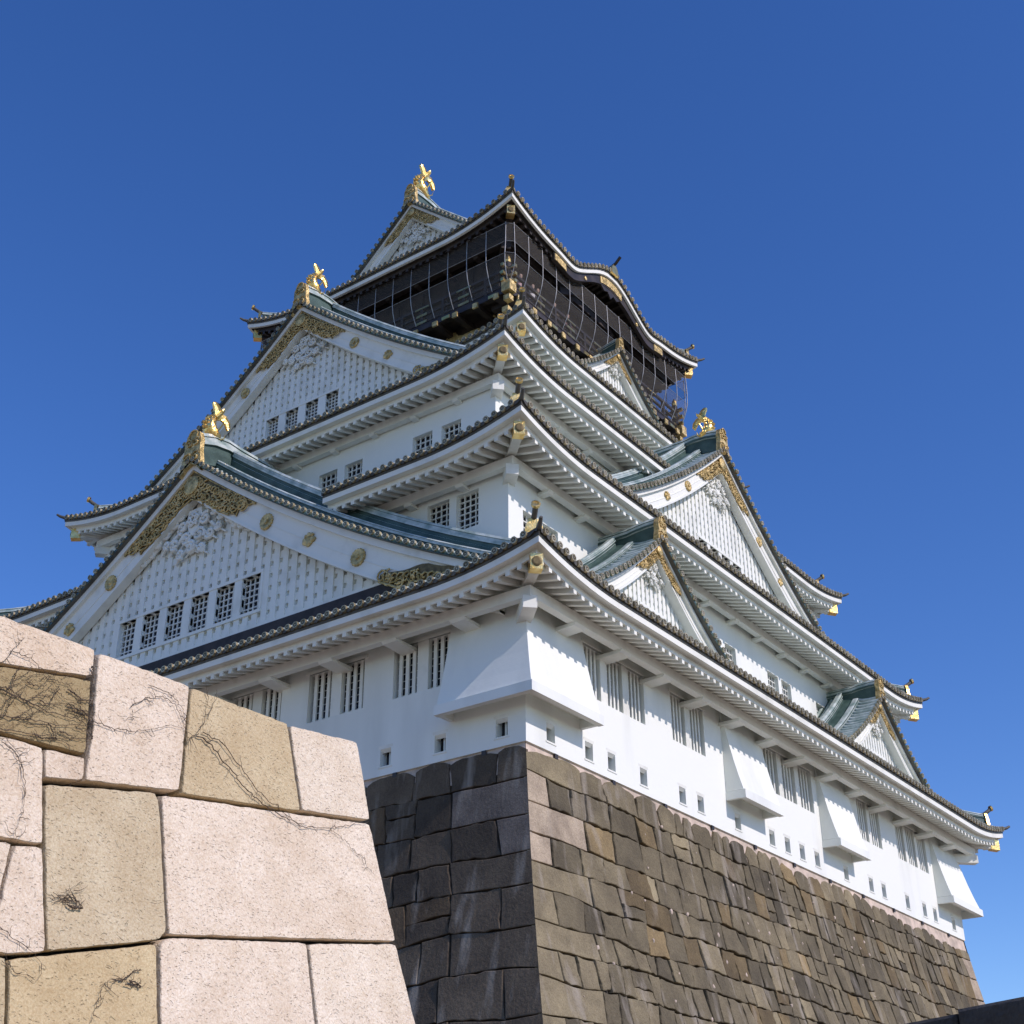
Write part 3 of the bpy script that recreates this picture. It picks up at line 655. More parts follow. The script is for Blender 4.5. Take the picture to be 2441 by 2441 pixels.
for F in SIDES:
    near = F in (FR, FL)
    for k in range(13):
        u = -6.9+1.15*k; f1 = lambda q: q.fbox(F, u-.14, u+.14, 7.60, 7.68, 24.57, 24.83)
        u2 = -6.3+1.05*k; f2 = lambda q: q.fbox(F, u2-.12, u2+.12, 7.13, 7.20, 24.05, 24.31)
        for f in ((f1, f2) if F is not FL else (f1,)): cap(f) if near else f(gp)
        if F is not FL: gp.fbox(F, u2-.34, u2-.24, 6.54, 6.77, 24.09, 24.29); gp.fbox(F, u2+.24, u2+.34, 6.54, 6.77, 24.09, 24.29)
    for k in range(6): u = -6.6+2.64*k; gp.fbox(F, u-.22, u+.22, 7.49, 7.53, 24.84, 25.00)
for sx in (-1, 1):
    for sy in (-1, 1):
        def fc(q):
            q.box(*sorted((sx*7.25, sx*7.72)), *sorted((sy*7.25, sy*7.72)), 24.75, 25.28)
            for (o_, z) in ((7.45, 24.38), (7.15, 24.05)):
                q.box(*sorted((sx*(o_-.2), sx*(o_+.12))), *sorted((sy*(o_-.2), sy*(o_+.12))), z, z+.26)
        cap(fc)
o = gp.build('bracket_gilding', 'gold', top); o['kind'] = 'stuff'
rl, rg = MB(), MB()
for F in SIDES:
    for z, h in ((25.32, .10), (25.72, .09), (26.15, .13)): rl.fbox(F, -7.62, 7.62, 7.26, 7.38, z, z+h)
    for k in range(13):
        u = -7.32+1.22*k; rl.fbox(F, u-.07, u+.07, 7.25, 7.39, 25.24, 26.2)
        if k % 2 == 0:
            for z in (25.31, 25.71): rg.fbox(F, u-.30, u+.30, 7.385, 7.41, z-.01, z+.11)
            rg.fbox(F, u-.4, u+.4, 7.37, 7.41, 26.13, 26.20)
for sx in (-1, 1):
    for sy in (-1, 1):
        rl.box(*sorted((sx*7.22, sx*7.44)), *sorted((sy*7.22, sy*7.44)), 25.25, 26.55); x, y = sx*7.33, sy*7.33
        rg.sweep([[(x+r_*cos(k*pi/4), y+r_*sin(k*pi/4), z) for k in range(8)] for r_, z in ((.13, 26.55), (.16, 26.65), (.10, 26.85), (.02, 27.0))], 0)
        for z in (25.31, 25.71, 26.14):
            rg.box(*sorted((sx*7.6, sx*7.78)), *sorted((sy*7.25, sy*7.39)), z-.02, z+.14); rg.box(*sorted((sx*7.25, sx*7.39)), *sorted((sy*7.6, sy*7.78)), z-.02, z+.14)
rl.build('balcony_rail', 'black', top); rg.build('rail_gold_fittings', 'gold', top)
# suspended netting on bent poles
NP = [(7.9, 28.35), (7.92, 27.8), (7.93, 27.25), (7.92, 26.6), (7.86, 26.2), (7.74, 25.8), (7.58, 25.45), (7.45, 25.2)]
nm = MB()
def netring(o_, z): e = o_-.26; return [(-e, -o_, z), (e, -o_, z), (o_, -e, z), (o_, e, z), (e, o_, z), (-e, o_, z), (-o_, e, z), (-o_, -e, z)]
nm.sweep([netring(*q) for q in NP[:3]], 0, None, True, False); nm.sweep([netring(*q) for q in NP[3:]], 0, None, True, False)
nm.build('safety_net', 'net', top)
pm = MB()
for F in SIDES:
    for k in range(15):
        u = -7.66+k*(15.32/14); q = MB() if F in (FR, FL) else pm
        q.tube([F(u*(min(1, .97+.03*(z-25)/2) if abs(u) > 7 else 1), o_+.02, z) for o_, z in NP], .021, 5)
        if q is not pm: q.build('net_pole', 'steel', top)
for z in (27.25, 26.6):
    for q in (netring(7.94, z),): pm.tube(q+[q[0]], .013, 4)
q = netring(7.9, 28.3); pm.tube(q+[q[0]], .013, 4)
pm.build('net_cable', 'steel', top)
# karahafu board with gilding
kb, kg = MB(), MB()
def kw(u):
    x = abs(u)/3.3; return 1.35*(0.5+0.5*cos(pi*min(x, 1)))**.85 - .16*math.exp(-((x-1.08)/.22)**2)
for F in (FR, FB):
    us = [-4.9+9.8*k/48 for k in range(49)]
    def hb_(u): return .42+.14*math.exp(-(u/1.3)**2)
    kb.sweep([[F(u, 8.02, 28.50+kw(u)-.16), F(u, 8.20, 28.50+kw(u)-.16), F(u, 8.20, 28.50+kw(u)-.16-hb_(u)), F(u, 8.02, 28.50+kw(u)-.16-hb_(u))] for u in us], 0)
    kb.sweep([[F(u, 7.2, 28.50+kw(u)-.62), F(u, 7.4, 28.50+kw(u)-.62), F(u, 7.4, 28.50+kw(u)-1.0), F(u, 7.2, 28.50+kw(u)-1.0)] for u in us[8:-8]], 0)
    kb.sweep([[F(x, 8.10+k_, 28.50+z) for x, z in ((-.9, .95), (-.4, 1.05), (.4, 1.05), (.9, .95), (1.0, .6), (.55, .30), (.25, .42), (0, .12), (-.25, .42), (-.55, .30), (-1.0, .6))] for k_ in (0, .08)], 0)
    for (a_, b_) in ((-4.85, -3.95), (3.95, 4.75), (-.95, .95)):
        uu = [a_+(b_-a_)*k/10 for k in range(11)]
        kg = MB()
        kg.sweep([[F(u, 8.19, 28.50+kw(u)-.20), F(u, 8.235, 28.50+kw(u)-.20), F(u, 8.235, 28.50+kw(u)-.18-hb_(u)*(.92 if abs(u) > 2 else .8)), F(u, 8.19, 28.50+kw(u)-.18-hb_(u)*(.92 if abs(u) > 2 else .8))] for u in uu], 0)
        kg.build('gilded_plate', 'goldold', top)
    for s in (-1, 1):
        for u in (s*2.3,):
            kg = MB(); kg.sweep([[F(u+r_*cos(k*pi/5), 8.2+d_, 28.5+kw(u)-.42+r_*sin(k*pi/5)) for k in range(10)] for r_, d_ in ((.1, 0), (.1, .05), (.03, .07))], 0); kg.build('gilded_stud', 'goldold', top)
    # ornament on the crown of the wave
    kg = MB(); kg.sweep([[F(x, 8.35+k_, 29.98+z) for x, z in ((-.3, 0), (.3, 0), (.26, .35), (.12, .55), (-.12, .55), (-.26, .35))] for k_ in (0, .16)], 0); kg.build('crown_plate', 'gold', top)
    kb.tube([F(0, 8.2, 30.5), F(0, 8.55, 30.62), F(0, 8.85, 30.9)], .08, 7); kb.sweep([[F(u_, 8.4-4.0*t_, 29.98+.0*t_) for u_ in (-.16, .16)] for t_ in (0, 1)], 0, None, False, False)
    kb.fbox(F, -.16, .16, 4.6, 8.36, 29.90, 30.22)
kb.build('wave_gable_board', 'black', top)
# crouching tiger reliefs on the black wall below the balcony
tg = MB(); T = [(-1.25, .05), (-1.1, .35), (-.85, .50), (-.55, .62), (-.1, .66), (.35, .62), (.65, .70), (.80, .95), (.98, 1.02), (1.10, .88), (1.28, .80), (1.32, .62), (1.15, .50), (1.05, .30), (1.22, .12), (1.15, .0), (.85, .02), (.70, .22), (.2, .20), (-.2, .12), (-.35, .0), (-.7, .0), (-.62, .14), (-.95, .08), (-1.05, -.02)]
for F in SIDES:
    for uc, s in ((4.5, -1), (-4.5, 1)):
        for q_, d_ in ((1, 0),):
            tg.sweep([[F(uc+s*(x*k_), 6.30+dd, 23.85+.45+(z-.45)*k_) for x, z in T] for k_, dd in ((1.12, .0), (1.12, .10), (.95, .18))], 0)
        tg.tube([F(uc-s*1.25, 6.44, 24.0), F(uc-s*1.55, 6.44, 24.35), F(uc-s*1.5, 6.44, 24.75), F(uc-s*1.15, 6.44, 24.9)], .08, 6)
tg.build('tiger_relief', 'goldold', top)

# ------------------------------------------------------------------ golden fish on the ridge ends
def fish(F, c, d, z, H, label):
    s = H/2.0; o = thing('golden_fish', label, 'roof ornament', F(c, d, z), 'golden fish on the ridge ends'); base = Vector(F(c, d, z))
    G = lambda u, oo, zz: tuple(Vector(F(c+u*s, d+oo*s, z+zz*s))-base)
    sp = [(-.42, .10, .20, .17), (-.25, .16, .30, .26), (-.02, .30, .36, .32), (.16, .55, .35, .34), (.22, .82, .30, .30), (.16, 1.08, .22, .24), (.04, 1.28, .15, .17), (-.06, 1.44, .10, .12), (-.10, 1.54, .05, .07)]
    b = MB(); secs = []
    for i, (oo, zz, ru, rv) in enumerate(sp):
        p0, p1 = sp[max(0, i-1)], sp[min(len(sp)-1, i+1)]; tx, tz = p1[0]-p0[0], p1[1]-p0[1]; L = sqrt(tx*tx+tz*tz); nx, nz = tz/L, -tx/L
        secs.append([G(ru*cos(2*pi*k/12), oo+nx*rv*sin(2*pi*k/12), zz+nz*rv*sin(2*pi*k/12)) for k in range(12)])
    b.sweep(secs, 0, None, True, True, True)
    for k in range(5):                                 # rows of raised scales
        for q in range(7):
            i = k+2; oo, zz, ru, rv = sp[i]; an = -pi/2+ (q-3)*.5 + (k % 2)*.25 + pi
            pos = (ru*1.0*cos(an), oo+rv*.98*sin(an)); b.sweep([[G(pos[0]+r_*cos(m_*pi/4), pos[1]+.03*(1 if r_ < .05 else 0), zz+r_*sin(m_*pi/4)+.03) for m_ in range(8)] for r_ in (.075, .02)], 0)
    b.build('body', 'gold', o)
    hd = MB()
    hd.sweep([[G(r_*cos(2*pi*k/10), -.30+x, .16+r2*sin(2*pi*k/10)) for k in range(10)] for x, r_, r2 in ((.1, .27, .22), (-.1, .25, .2), (-.22, .2, .13), (-.30, .1, .06))], 0, None, True, True, True)
    for u in (-.2, .2):
        hd.sweep([[G(u+r_*cos(2*pi*k/8), -.2+q, .36+r_*sin(2*pi*k/8)) for k in range(8)] for r_, q in ((.09, 0), (.07, -.08), (.01, -.11))], 0); hd.tube([G(u, -.22, .1), G(u*2, -.38, .18), G(u*2.6, -.34, .34)], lambda t: .04*(1-t)+.008, 5)
    hd.build('head', 'gold', o)
    tf = MB()
    def lobe(pts, w0, th=.05):
        secs = []
        for i, (u, oo, zz) in enumerate(pts):
            t = i/(len(pts)-1); ww = w0*sin(pi*min(1, .18+t*.82))**.8+.012
            p0, p1 = pts[max(0, i-1)], pts[min(len(pts)-1, i+1)]; tx, tz = p1[1]-p0[1], p1[2]-p0[2]; L = sqrt(tx*tx+tz*tz)+1e-6; nx, nz = -tz/L, tx/L
            secs.append([G(u-th*s, oo+nx*ww, zz+nz*ww), G(u+th*s, oo+nx*ww, zz+nz*ww), G(u+th*1.5*s, oo, zz), G(u+th*s, oo-nx*ww, zz-nz*ww), G(u-th*s, oo-nx*ww, zz-nz*ww), G(u-th*1.5*s, oo, zz)])
        tf.sweep(secs, 0)
    lobe([(0, -.04, 1.34), (0, -.16, 1.54), (0, -.17, 1.74), (0, -.06, 1.94), (0, .10, 2.08), (0, .20, 2.12)], .21, .07)
    lobe([(.02, -.05, 1.34), (.05, -.28, 1.50), (.08, -.52, 1.48), (.1, -.72, 1.30), (.1, -.80, 1.06), (.1, -.78, .92)], .19, .07)
    lobe([(-.08, .0, 1.3), (-.2, -.2, 1.5), (-.3, -.3, 1.62), (-.34, -.36, 1.74)], .10)
    lobe([(.12, .0, 1.3), (.24, -.12, 1.5), (.34, -.18, 1.66), (.36, -.2, 1.78)], .10)
    tf.build('tail_fin', 'gold', o)
    df = MB()
    for k in range(6):
        oo, zz, ru, rv = sp[2+k]; L = .20-.02*k
        for u in (-.07, .07): df.sweep([[G(u+r_*cos(m_*pi/3), oo+rv*.9+L*t, zz+L*.35*t+r_*sin(m_*pi/3)) for m_ in range(6)] for r_, t in ((.06, 0), (.075, .5), (.006, 1))], 0)
    for sgn in (-1, 1):
        df.sweep([[G(sgn*(.28+.30*t), .05-.20*t+q, .45+.42*t*w_+.0) for q in (-.03, .03)] + [G(sgn*(.28+.30*t), .05-.20*t+q, .45+.42*t*w_-.16*(1-t)) for q in (.03, -.03)] for t, w_ in ((0, 1), (.5, .9), (1, 1.1))], 0)
    df.build('fins', 'gold', o)
fish(FL, 0, 16.75, 15.28, 1.62, 'sunlit golden fish with curled tail on the ridge of the lowest and widest gable')
fish(FL, 0, 11.95, 25.28, 1.55, 'golden fish on the shaded middle gable, just left of the netted black balcony')
fish(FL, 0, 4.85, 35.95, 1.95, 'topmost golden fish, at the very peak of the castle roof')
fish(FR, 0, 12.70, 19.0, 1.45, 'golden fish facing the other way, on the single large gable of the sunlit side')

# ------------------------------------------------------------------ stone base of the keep
def off(h): return .10*h+.0115*h*h
rnd = random.Random(11)
sb = MB(); H0 = 14.6
def base_face(F, ha, hd, rowh, wmin, wmax, corner_near, tint, gap0=.13):
    """courses of irregular stones; u runs along the wall, h down from its top"""
    def P3(u, h, o_=0.0):
        s_ = 1+off(h)/ha*0
        k = off(h); uu = u*(ha+k)/ha
        return F(uu, hd+k+o_, -h)
    # dark heart and pale mortar behind
    NH = 16
    sb.sweep([[P3((ha-.14)*(2*i/20-1), H0*j/NH, -.13) for i in range(21)] for j in range(1, NH+1)], 1, None, False, False)
    sb.sweep([[P3((ha-.04)*(2*i/20-1), h, -.03) for i in range(21)] for h in (0.0, .45, .80)], 2, None, False, False)
    sb.sweep([[P3((ha-.04)*(2*i/20-1), h, o_) for i in range(21)] for h, o_ in ((0.80, -.03), (.801, -.13))], 2, None, False, False)
    rows = [0.0]; 
    while rows[-1] < H0: rows.append(rows[-1]+rnd.uniform(*rowh)*(1.12 if len(rows) < 2 else 1))
    wob = [[rnd.uniform(-1, 1) for _ in range(80)] for _ in rows]
    def line(i, u):                                    # wavy bed joint
        if i == 0: 
            x = (u+ha)/.9; k = int(x); f_ = x-k; a_, b_ = wob[0][k % 80], wob[0][(k+1) % 80]
            return (gap0 if u < 4 or not corner_near else gap0+.03*(u-4))+gap0*.9*(a_*(1-f_)+b_*f_)
        x = (u+ha)/1.7; k = int(x); f_ = x-k; a_, b_ = wob[i][k % 80], wob[i][(k+1) % 80]; f_ = f_*f_*(3-2*f_)
        return rows[i]+.09*(a_*(1-f_)+b_*f_)
    for i in range(len(rows)-1):
        e0 = (.95 if i % 2 else 2.7) if corner_near else .9; e1 = (.95 if corner_near else 2.6) if i % 2 else 1.0
        cuts = [-ha+.0, -ha+e0] if corner_near else [-ha]
        while cuts[-1] < ha-e1-wmax*.6: cuts.append(cuts[-1]+rnd.uniform(wmin, wmax)*(1.25 if i < 1 else 1)*(1.7 if corner_near and cuts[-1] < -9+rnd.uniform(-4, 3) and i < 6 else 1))
        cuts[-1] = ha-e1; cuts.append(ha)
        lean = [0]+[(rnd.uniform(-.04, .32) if corner_near else rnd.uniform(-.14, .14)) for _ in cuts[1:-1]]+[0]
        for j in range(len(cuts)-1):
            u0, u1 = cuts[j], cuts[j+1]
            if u1-u0 < .15: continue
            split = rnd.random() < .10 and u1-u0 > .5 and i > 0 and 0 < j < len(cuts)-2
            parts_ = [(0, 1)] if not split else [(0, .5+rnd.uniform(-.12, .12)), None]
            if split: parts_[1] = (parts_[0][1], 1)
            cor = j == 0 or j == len(cuts)-2
            for (f0, f1) in parts_:
                gp_ = rnd.uniform(.010, .030); pts = []
                def hh(u, f):
                    a_, b_ = line(i, u), line(i+1, u); return a_+(b_-a_)*f
                def edge(uA, uB, f, n):
                    return [(uA+(uB-uA)*k/n, f) for k in range(n)]
                nn = max(3, int((u1-u0)/.22))
                ul, ur = lean[j], lean[j+1]
                def q(u, f): return (u+(ul*(u1-u)+ur*(u-u0))/(u1-u0)*(f-.5)*.9, hh(u, f))
                loop = [q(*e) for e in edge(u0, u1, f0, nn)] + [q(u1, f0+(f1-f0)*k/4) for k in range(4)] + [q(*e) for e in edge(u1, u0, f1, nn)] + [q(u0, f1+(f0-f1)*k/4) for k in range(4)]
                if i == 0:                             # rounded shoulders of the top course
                    loop = [(u, h + (.16*abs((u-u0)/(u1-u0)*2-1)**4 if h < .5 else 0)) for u, h in loop]
                cx_ = sum(p[0] for p in loop)/len(loop); ch = sum(p[1] for p in loop)/len(loop)
                jit = .005 if cor else .034
                loop = [(u+rnd.uniform(-jit, jit), h+rnd.uniform(-jit, jit)) for u, h in loop]
                def inset(am):
                    r_ = []
                    for (u, h) in loop:
                        du, dh = cx_-u, ch-h; L = sqrt(du*du+dh*dh)+1e-6; r_.append((u+du/L*min(am, L*.5), h+dh/L*min(am, L*.5)))
                    return r_
                if cor and j == 0:                     # keep the arris sharp
                    loop = [(max(u, -ha), h) for u, h in loop]
                bul = .02 if cor else rnd.uniform(.015, .045); tu, th_ = (0, 0) if cor else ((rnd.uniform(-.06, .06), rnd.uniform(-.06, .06)) if corner_near else (rnd.uniform(-.015, .015), rnd.uniform(-.04, .04)))
                rings = [(inset(gp_), -.12), (inset(gp_+.003), -.02), (inset(gp_+.014), bul*.6), (inset(gp_+.040), bul)]
                v_ = rnd.random()
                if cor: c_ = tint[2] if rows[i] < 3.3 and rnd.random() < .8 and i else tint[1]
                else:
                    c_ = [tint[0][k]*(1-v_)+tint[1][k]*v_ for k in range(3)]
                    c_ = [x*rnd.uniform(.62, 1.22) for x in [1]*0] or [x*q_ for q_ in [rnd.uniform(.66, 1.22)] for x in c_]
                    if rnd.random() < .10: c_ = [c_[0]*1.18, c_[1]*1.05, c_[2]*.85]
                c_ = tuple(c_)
                arL = corner_near and j == 0 or (not corner_near and j == 0); arR = j == len(cuts)-2
                def fixu(u, u00, o_):
                    if arL and u00 < -ha+.02: return -(ha+max(o_, -.02)*.98)
                    if arR and u00 > ha-.02: return ha+max(o_, -.02)*.98
                    return u
                secs = [[P3(fixu(u, l0[0], o_), max(.0, h), o_+(tu*(u-cx_)+th_*(h-ch) if o_ > -.1 else 0)) for (u, h), l0 in zip(ring, loop)] for ring, o_ in rings]
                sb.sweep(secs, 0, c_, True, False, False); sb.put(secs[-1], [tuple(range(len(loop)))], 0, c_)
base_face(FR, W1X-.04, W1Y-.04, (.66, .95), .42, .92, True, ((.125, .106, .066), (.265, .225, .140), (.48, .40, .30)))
r_keep = [rnd.random() for _ in range(60)]
for k in range(150):                                  # crumbs of lime mortar left in the joints of the sunny face
    u, h = rnd.uniform(-15.5, 16.5), rnd.uniform(.8, 9); kk = off(h); q = rnd.uniform(.02, .075); n = 7
    pc = [(q*rnd.uniform(.6, 1.2)*cos(2*pi*i/n), q*rnd.uniform(.6, 1.5)*sin(2*pi*i/n)) for i in range(n)]
    sb.sweep([[FR((u+a_*f_)*(W1X-.04+kk)/(W1X-.04), W1Y-.04+kk+d_, -h+b_*f_) for a_, b_ in pc] for f_, d_ in ((1, -.02), (1, .03), (.5, .05))], 2)
base_face(FL, W1Y-.04, W1X-.04, (.85, 1.15), .65, 1.5, False, ((.075, .058, .040), (.135, .105, .072), (.20, .17, .145)), .05)  # face away from the sun: its shade is put into darker tints
for F, ha, hd in ((FB, W1X-.04, W1Y-.04), (FE, W1Y-.04, W1X-.04)):
    sb.sweep([[F((-ha+2*ha*i/8)*(ha+off(H0*j/12))/ha, hd+off(H0*j/12), -H0*j/12) for i in range(9)] for j in range(13)], 1, None, False, False)
o = sb.build('stone_base', ['basestone', 'joint', 'mortar'])
tag(o, 'battered base of dark irregular stones carrying the white castle keep', 'stone base')

# ------------------------------------------------------------------ near wall of great granite blocks
NY = CAM.y+7.5                                         # its face at the height of the eye; leans back 9 degrees
LEAN = .15
def on_wall(px, py, o_=0.0):
    """photo pixel -> point on the leaning face y = NY + LEAN (z - zc)"""
    d = ray(px, py); den = d.y-LEAN*d.z; t = (NY-CAM.y)/den; p = CAM+d*t; return Vector((p.x, p.y-o_, p.z))
K = lambda x, y: (x/1.932, 1441+y/1.932)
ST = [  # outline in the enlarged crop, colour
 ([(-900, -340), (-400, -105), (0, 45), (440, 205), (428, 337), (0, 274), (-900, 130)], (0.778, 0.672, 0.522)),
 ([(-900, 142), (0, 282), (424, 346), (395, 692), (0, 590), (-900, 400)], (0.388, 0.311, 0.166)),
 ([(456, 220), (660, 292), (875, 374), (850, 640), (828, 860), (392, 813), (428, 560)], (0.800, 0.708, 0.569)),
 ([(881, 380), (1100, 462), (1325, 545), (1385, 955), (838, 872), (858, 640)], (0.606, 0.513, 0.326)),
 ([(1334, 555), (1490, 592), (1645, 632), (1662, 720), (1705, 995), (1392, 950)], (0.800, 0.721, 0.581)),
 ([(206, 660), (394, 702), (385, 813), (206, 800)], (0.755, 0.659, 0.522)),
 ([(-900, 408), (0, 600), (199, 656), (200, 1106), (0, 1076), (-900, 930)], (0.800, 0.708, 0.569)),
 ([(206, 826), (718, 864), (736, 905), (768, 1515), (738, 1548), (217, 1598), (207, 1200)], (0.617, 0.537, 0.367)),
 ([(744, 874), (1390, 965), (1703, 1009), (1824, 1553), (777, 1523)], (0.823, 0.733, 0.593)),
 ([(-900, 940), (0, 1086), (58, 1098), (0, 1335), (-80, 1600), (-900, 1600)], (0.778, 0.684, 0.545)),
 ([(68, 1101), (199, 1117), (211, 1604), (0, 1611), (-72, 1603), (8, 1345)], (0.789, 0.696, 0.557)),
 ([(42, 1632), (722, 1562), (734, 2200), (30, 2200)], (0.617, 0.513, 0.308)),
 ([(738, 1560), (776, 1532), (1412, 1556), (1482, 2200), (742, 2200)], (0.823, 0.733, 0.593)),
 ([(1421, 1560), (1823, 1562), (1900, 1870), (1982, 2200), (1492, 2200)], (0.846, 0.769, 0.628)),
 ([(-900, 1612), (30, 1622), (22, 2200), (-900, 2200)], (0.572, 0.488, 0.308)),
 ([(-900, 2210), (330, 2210), (320, 2900), (-900, 2900)], (0.663, 0.611, 0.498)),
 ([(340, 2210), (1160, 2210), (1150, 2900), (330, 2900)], (0.686, 0.635, 0.522)),
 ([(1170, 2210), (1985, 2210), (2200, 2900), (1160, 2900)], (0.800, 0.708, 0.569)),
 ([(-900, 2910), (600, 2910), (590, 4300), (-900, 4300)], (0.641, 0.586, 0.474)),
 ([(610, 2910), (2203, 2910), (2720, 4300), (600, 4300)], (0.686, 0.635, 0.522)),
]
gw = MB(); r2 = random.Random(5)
for poly, colr in ST:
    P = [on_wall(*K(*p)) for p in poly]; C2 = [(p.x, p.z) for p in P]; NC = len(C2)
    ar = sum(C2[i][0]*C2[(i+1) % NC][1]-C2[(i+1) % NC][0]*C2[i][1] for i in range(NC))
    if ar < 0: C2.reverse()
    cnt = [max(1, int(sqrt((C2[i][0]-C2[(i+1) % NC][0])**2+(C2[i][1]-C2[(i+1) % NC][1])**2)/.045)) for i in range(NC)]
    N_ = sum(cnt); sm = [r2.uniform(-1, 1) for _ in range(N_)]; sm = [(sm[i-1]+2*sm[i]+sm[(i+1) % N_])/3 for i in range(N_)]
    def ring(am, dep, jit):
        cor = []
        for i in range(NC):
            p0, p1, p2 = Vector(C2[i-1]), Vector(C2[i]), Vector(C2[(i+1) % NC])
            e1, e2 = (p1-p0).normalized(), (p2-p1).normalized(); n1, n2 = Vector((-e1.y, e1.x)), Vector((-e2.y, e2.x))
            m_ = n1+n2; m_ = m_/max(.35, m_.length_squared/2); cor.append(p1+m_*am)
        out = []; q = 0
        for i in range(NC):
            A_, B_ = cor[i], cor[(i+1) % NC]; e = (B_-A_).normalized(); n_ = Vector((-e.y, e.x))
            for k in range(cnt[i]):
                t = k/cnt[i]; p = A_+(B_-A_)*t+n_*(jit*abs(sm[q]) if k else jit*1.2)+(e*jit*1.2 if not k else Vector((0, 0)))
                out.append((p.x, NY+LEAN*(p.y-CAM.z)-dep+.002*sm[(q*7) % N_], p.y)); q += 1
        return out
    rings = [ring(0, -.9, 0), ring(0, -.045, .006), ring(.002, -.008, .008), ring(.007, .0, .007), ring(.04, .002, .0)]
    gw.sweep(rings, 0, colr, True, False, False)
    gw.put(rings[-1], [tuple(range(N_))], 0, colr, False)
Pb = [on_wall(*K(*p), -.16) for p in ((-900, -300), (870, 395), (1640, 660), (1815, 1560), (2700, 4300), (-900, 4300))]
gw.put(Pb, [tuple(range(6))], 1); gw.sweep([[tuple(p) for p in Pb], [tuple(p+Vector((0, 2.6, 0))) for p in Pb]], 1)
o = gw.build('granite_wall', ['granite', 'joint'])
tag(o, 'near wall of huge pale pink and ochre granite blocks with dry creepers on it', 'stone wall')

# wall running away at the lower right, its shade put into the colour
A0, B0 = Vector((-34.61, -32.64, 0)), Vector((-33.90, -31.04, 0)); dv = (B0-A0).normalized(); nv = Vector((-dv.y, dv.x, 0))
dw = MB(); r3 = random.Random(3); F3 = lambda u, d, z: tuple(A0+dv*u+nv*d+Vector((0, 0, z)))
u = -5.0; zt0 = -10.86
while u < 16:
    L = r3.uniform(1.1, 1.9); e = u+L
    if u < .78 < e: e = .78
    zt_ = zt0 if e <= .79 else zt0-.035
    z = zt_
    while z > -14.5:
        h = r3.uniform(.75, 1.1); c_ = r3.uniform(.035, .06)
        a_, b_, z0, z1 = u+.012, e-.012, max(-14.6, z-h)+.012, z
        secs = [[F3(x, d_, q) for x, q in ((a_+i, z0+i), (b_-i, z0+i), (b_-i, z1-i), (a_+i, z1-i))] for i, d_ in ((0, -.9), (0, -.02), (.03, .015), (.12, .03))]
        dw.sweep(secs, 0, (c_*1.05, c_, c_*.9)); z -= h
    u = e
dw.hexa([F3(-5, -1.2, -14.6), F3(16, -1.2, -14.6), F3(16, -.05, -14.6), F3(-5, -.05, -14.6), F3(-5, -1.2, zt0-.06), F3(16, -1.2, zt0-.06), F3(16, -.05, zt0-.06), F3(-5, -.05, zt0-.06)], 1)
o = dw.build('shaded_wall', ['basestone', 'joint'])
tag(o, 'low dark stone wall in shade in the bottom corner below the castle base', 'stone wall')

# ------------------------------------------------------------------ dry creepers on the granite wall
def vine(label, lines, twigs, area=None):
    vm = MB(); rv = random.Random(len(label)*3+len(lines))
    def path(pts, r0, wob=3.0):
        P = []; 
        for i in range(len(pts)-1):
            n = 6
            for k in range(n):
                t = k/n; x = pts[i][0]+(pts[i+1][0]-pts[i][0])*t; y = pts[i][1]+(pts[i+1][1]-pts[i][1])*t
                P.append(on_wall(*K(x+rv.gauss(0, wob), y+rv.gauss(0, wob)), .010+r0+abs(rv.gauss(0, .006))))
        P.append(on_wall(*K(*pts[-1]), .012+r0)); vm.tube(P, lambda t: r0*.5*(1-.6*t), 5); return P
    for pts, r0 in lines:
        P = path(pts, r0)
        for i in range(2, len(P)-1, 2):                # short side shoots
            if rv.random() < twigs:
                q = P[i]; an = rv.uniform(0, 6.28); L = rv.uniform(.03, .13); e = [q]
                for k in range(4): an += rv.gauss(0, .5); e.append(e[-1]+Vector((cos(an), LEAN*sin(an), sin(an)))*(L/4)+Vector((0, -rv.uniform(0, .006), 0)))
                vm.tube(e, lambda t: .0028*(1-t*.7), 4)
    if area:
        x0, x1, y0, y1, n = area
        for _ in range(n):
            x, y = rv.uniform(x0, x1), rv.uniform(y0, y1); an = rv.gauss(.12, .5); pts = [(x, y)]
            for k in range(rv.randint(3, 7)): an += rv.gauss(0, .35); pts.append((min(x1+15, pts[-1][0]+32*cos(an)), min(y1+10, max(y0-40, pts[-1][1]+32*sin(an)))))
            path(pts, rv.choice((.0025, .0035, .006, .009)), 2.5)
    tag(vm.build('dry_vine', 'vine'), label, 'vine', 'dry creepers on the granite wall')
vine('long leafless creeper running diagonally down across the ochre block to the wall edge', [([(905, 605), (960, 650), (1050, 760), (1120, 850), (1200, 920), (1290, 975), (1380, 1025), (1510, 1032), (1600, 1016), (1690, 1000)], .010), ([(925, 585), (1010, 640), (1100, 750), (1180, 860), (1260, 930), (1330, 985), (1385, 1020)], .008), ([(900, 590), (930, 540), (950, 450), (952, 395)], .006), ([(945, 535), (985, 440), (990, 395)], .005), ([(905, 600), (872, 610), (858, 640)], .008), ([(1510, 1035), (1560, 1070), (1620, 1130), (1680, 1200), (1720, 1250)], .004)], .45)
vine('thin arching creeper looped over the pale block between the two ochre ones', [([(425, 540), (520, 575), (600, 588), (690, 576), (780, 556), (835, 572)], .006), ([(595, 475), (660, 435), (740, 425), (800, 470), (835, 540), (852, 610)], .007), ([(680, 375), (740, 400), (790, 425), (832, 480), (850, 560), (856, 650)], .006), ([(600, 545), (605, 505), (660, 470), (720, 460)], .003)], .5)
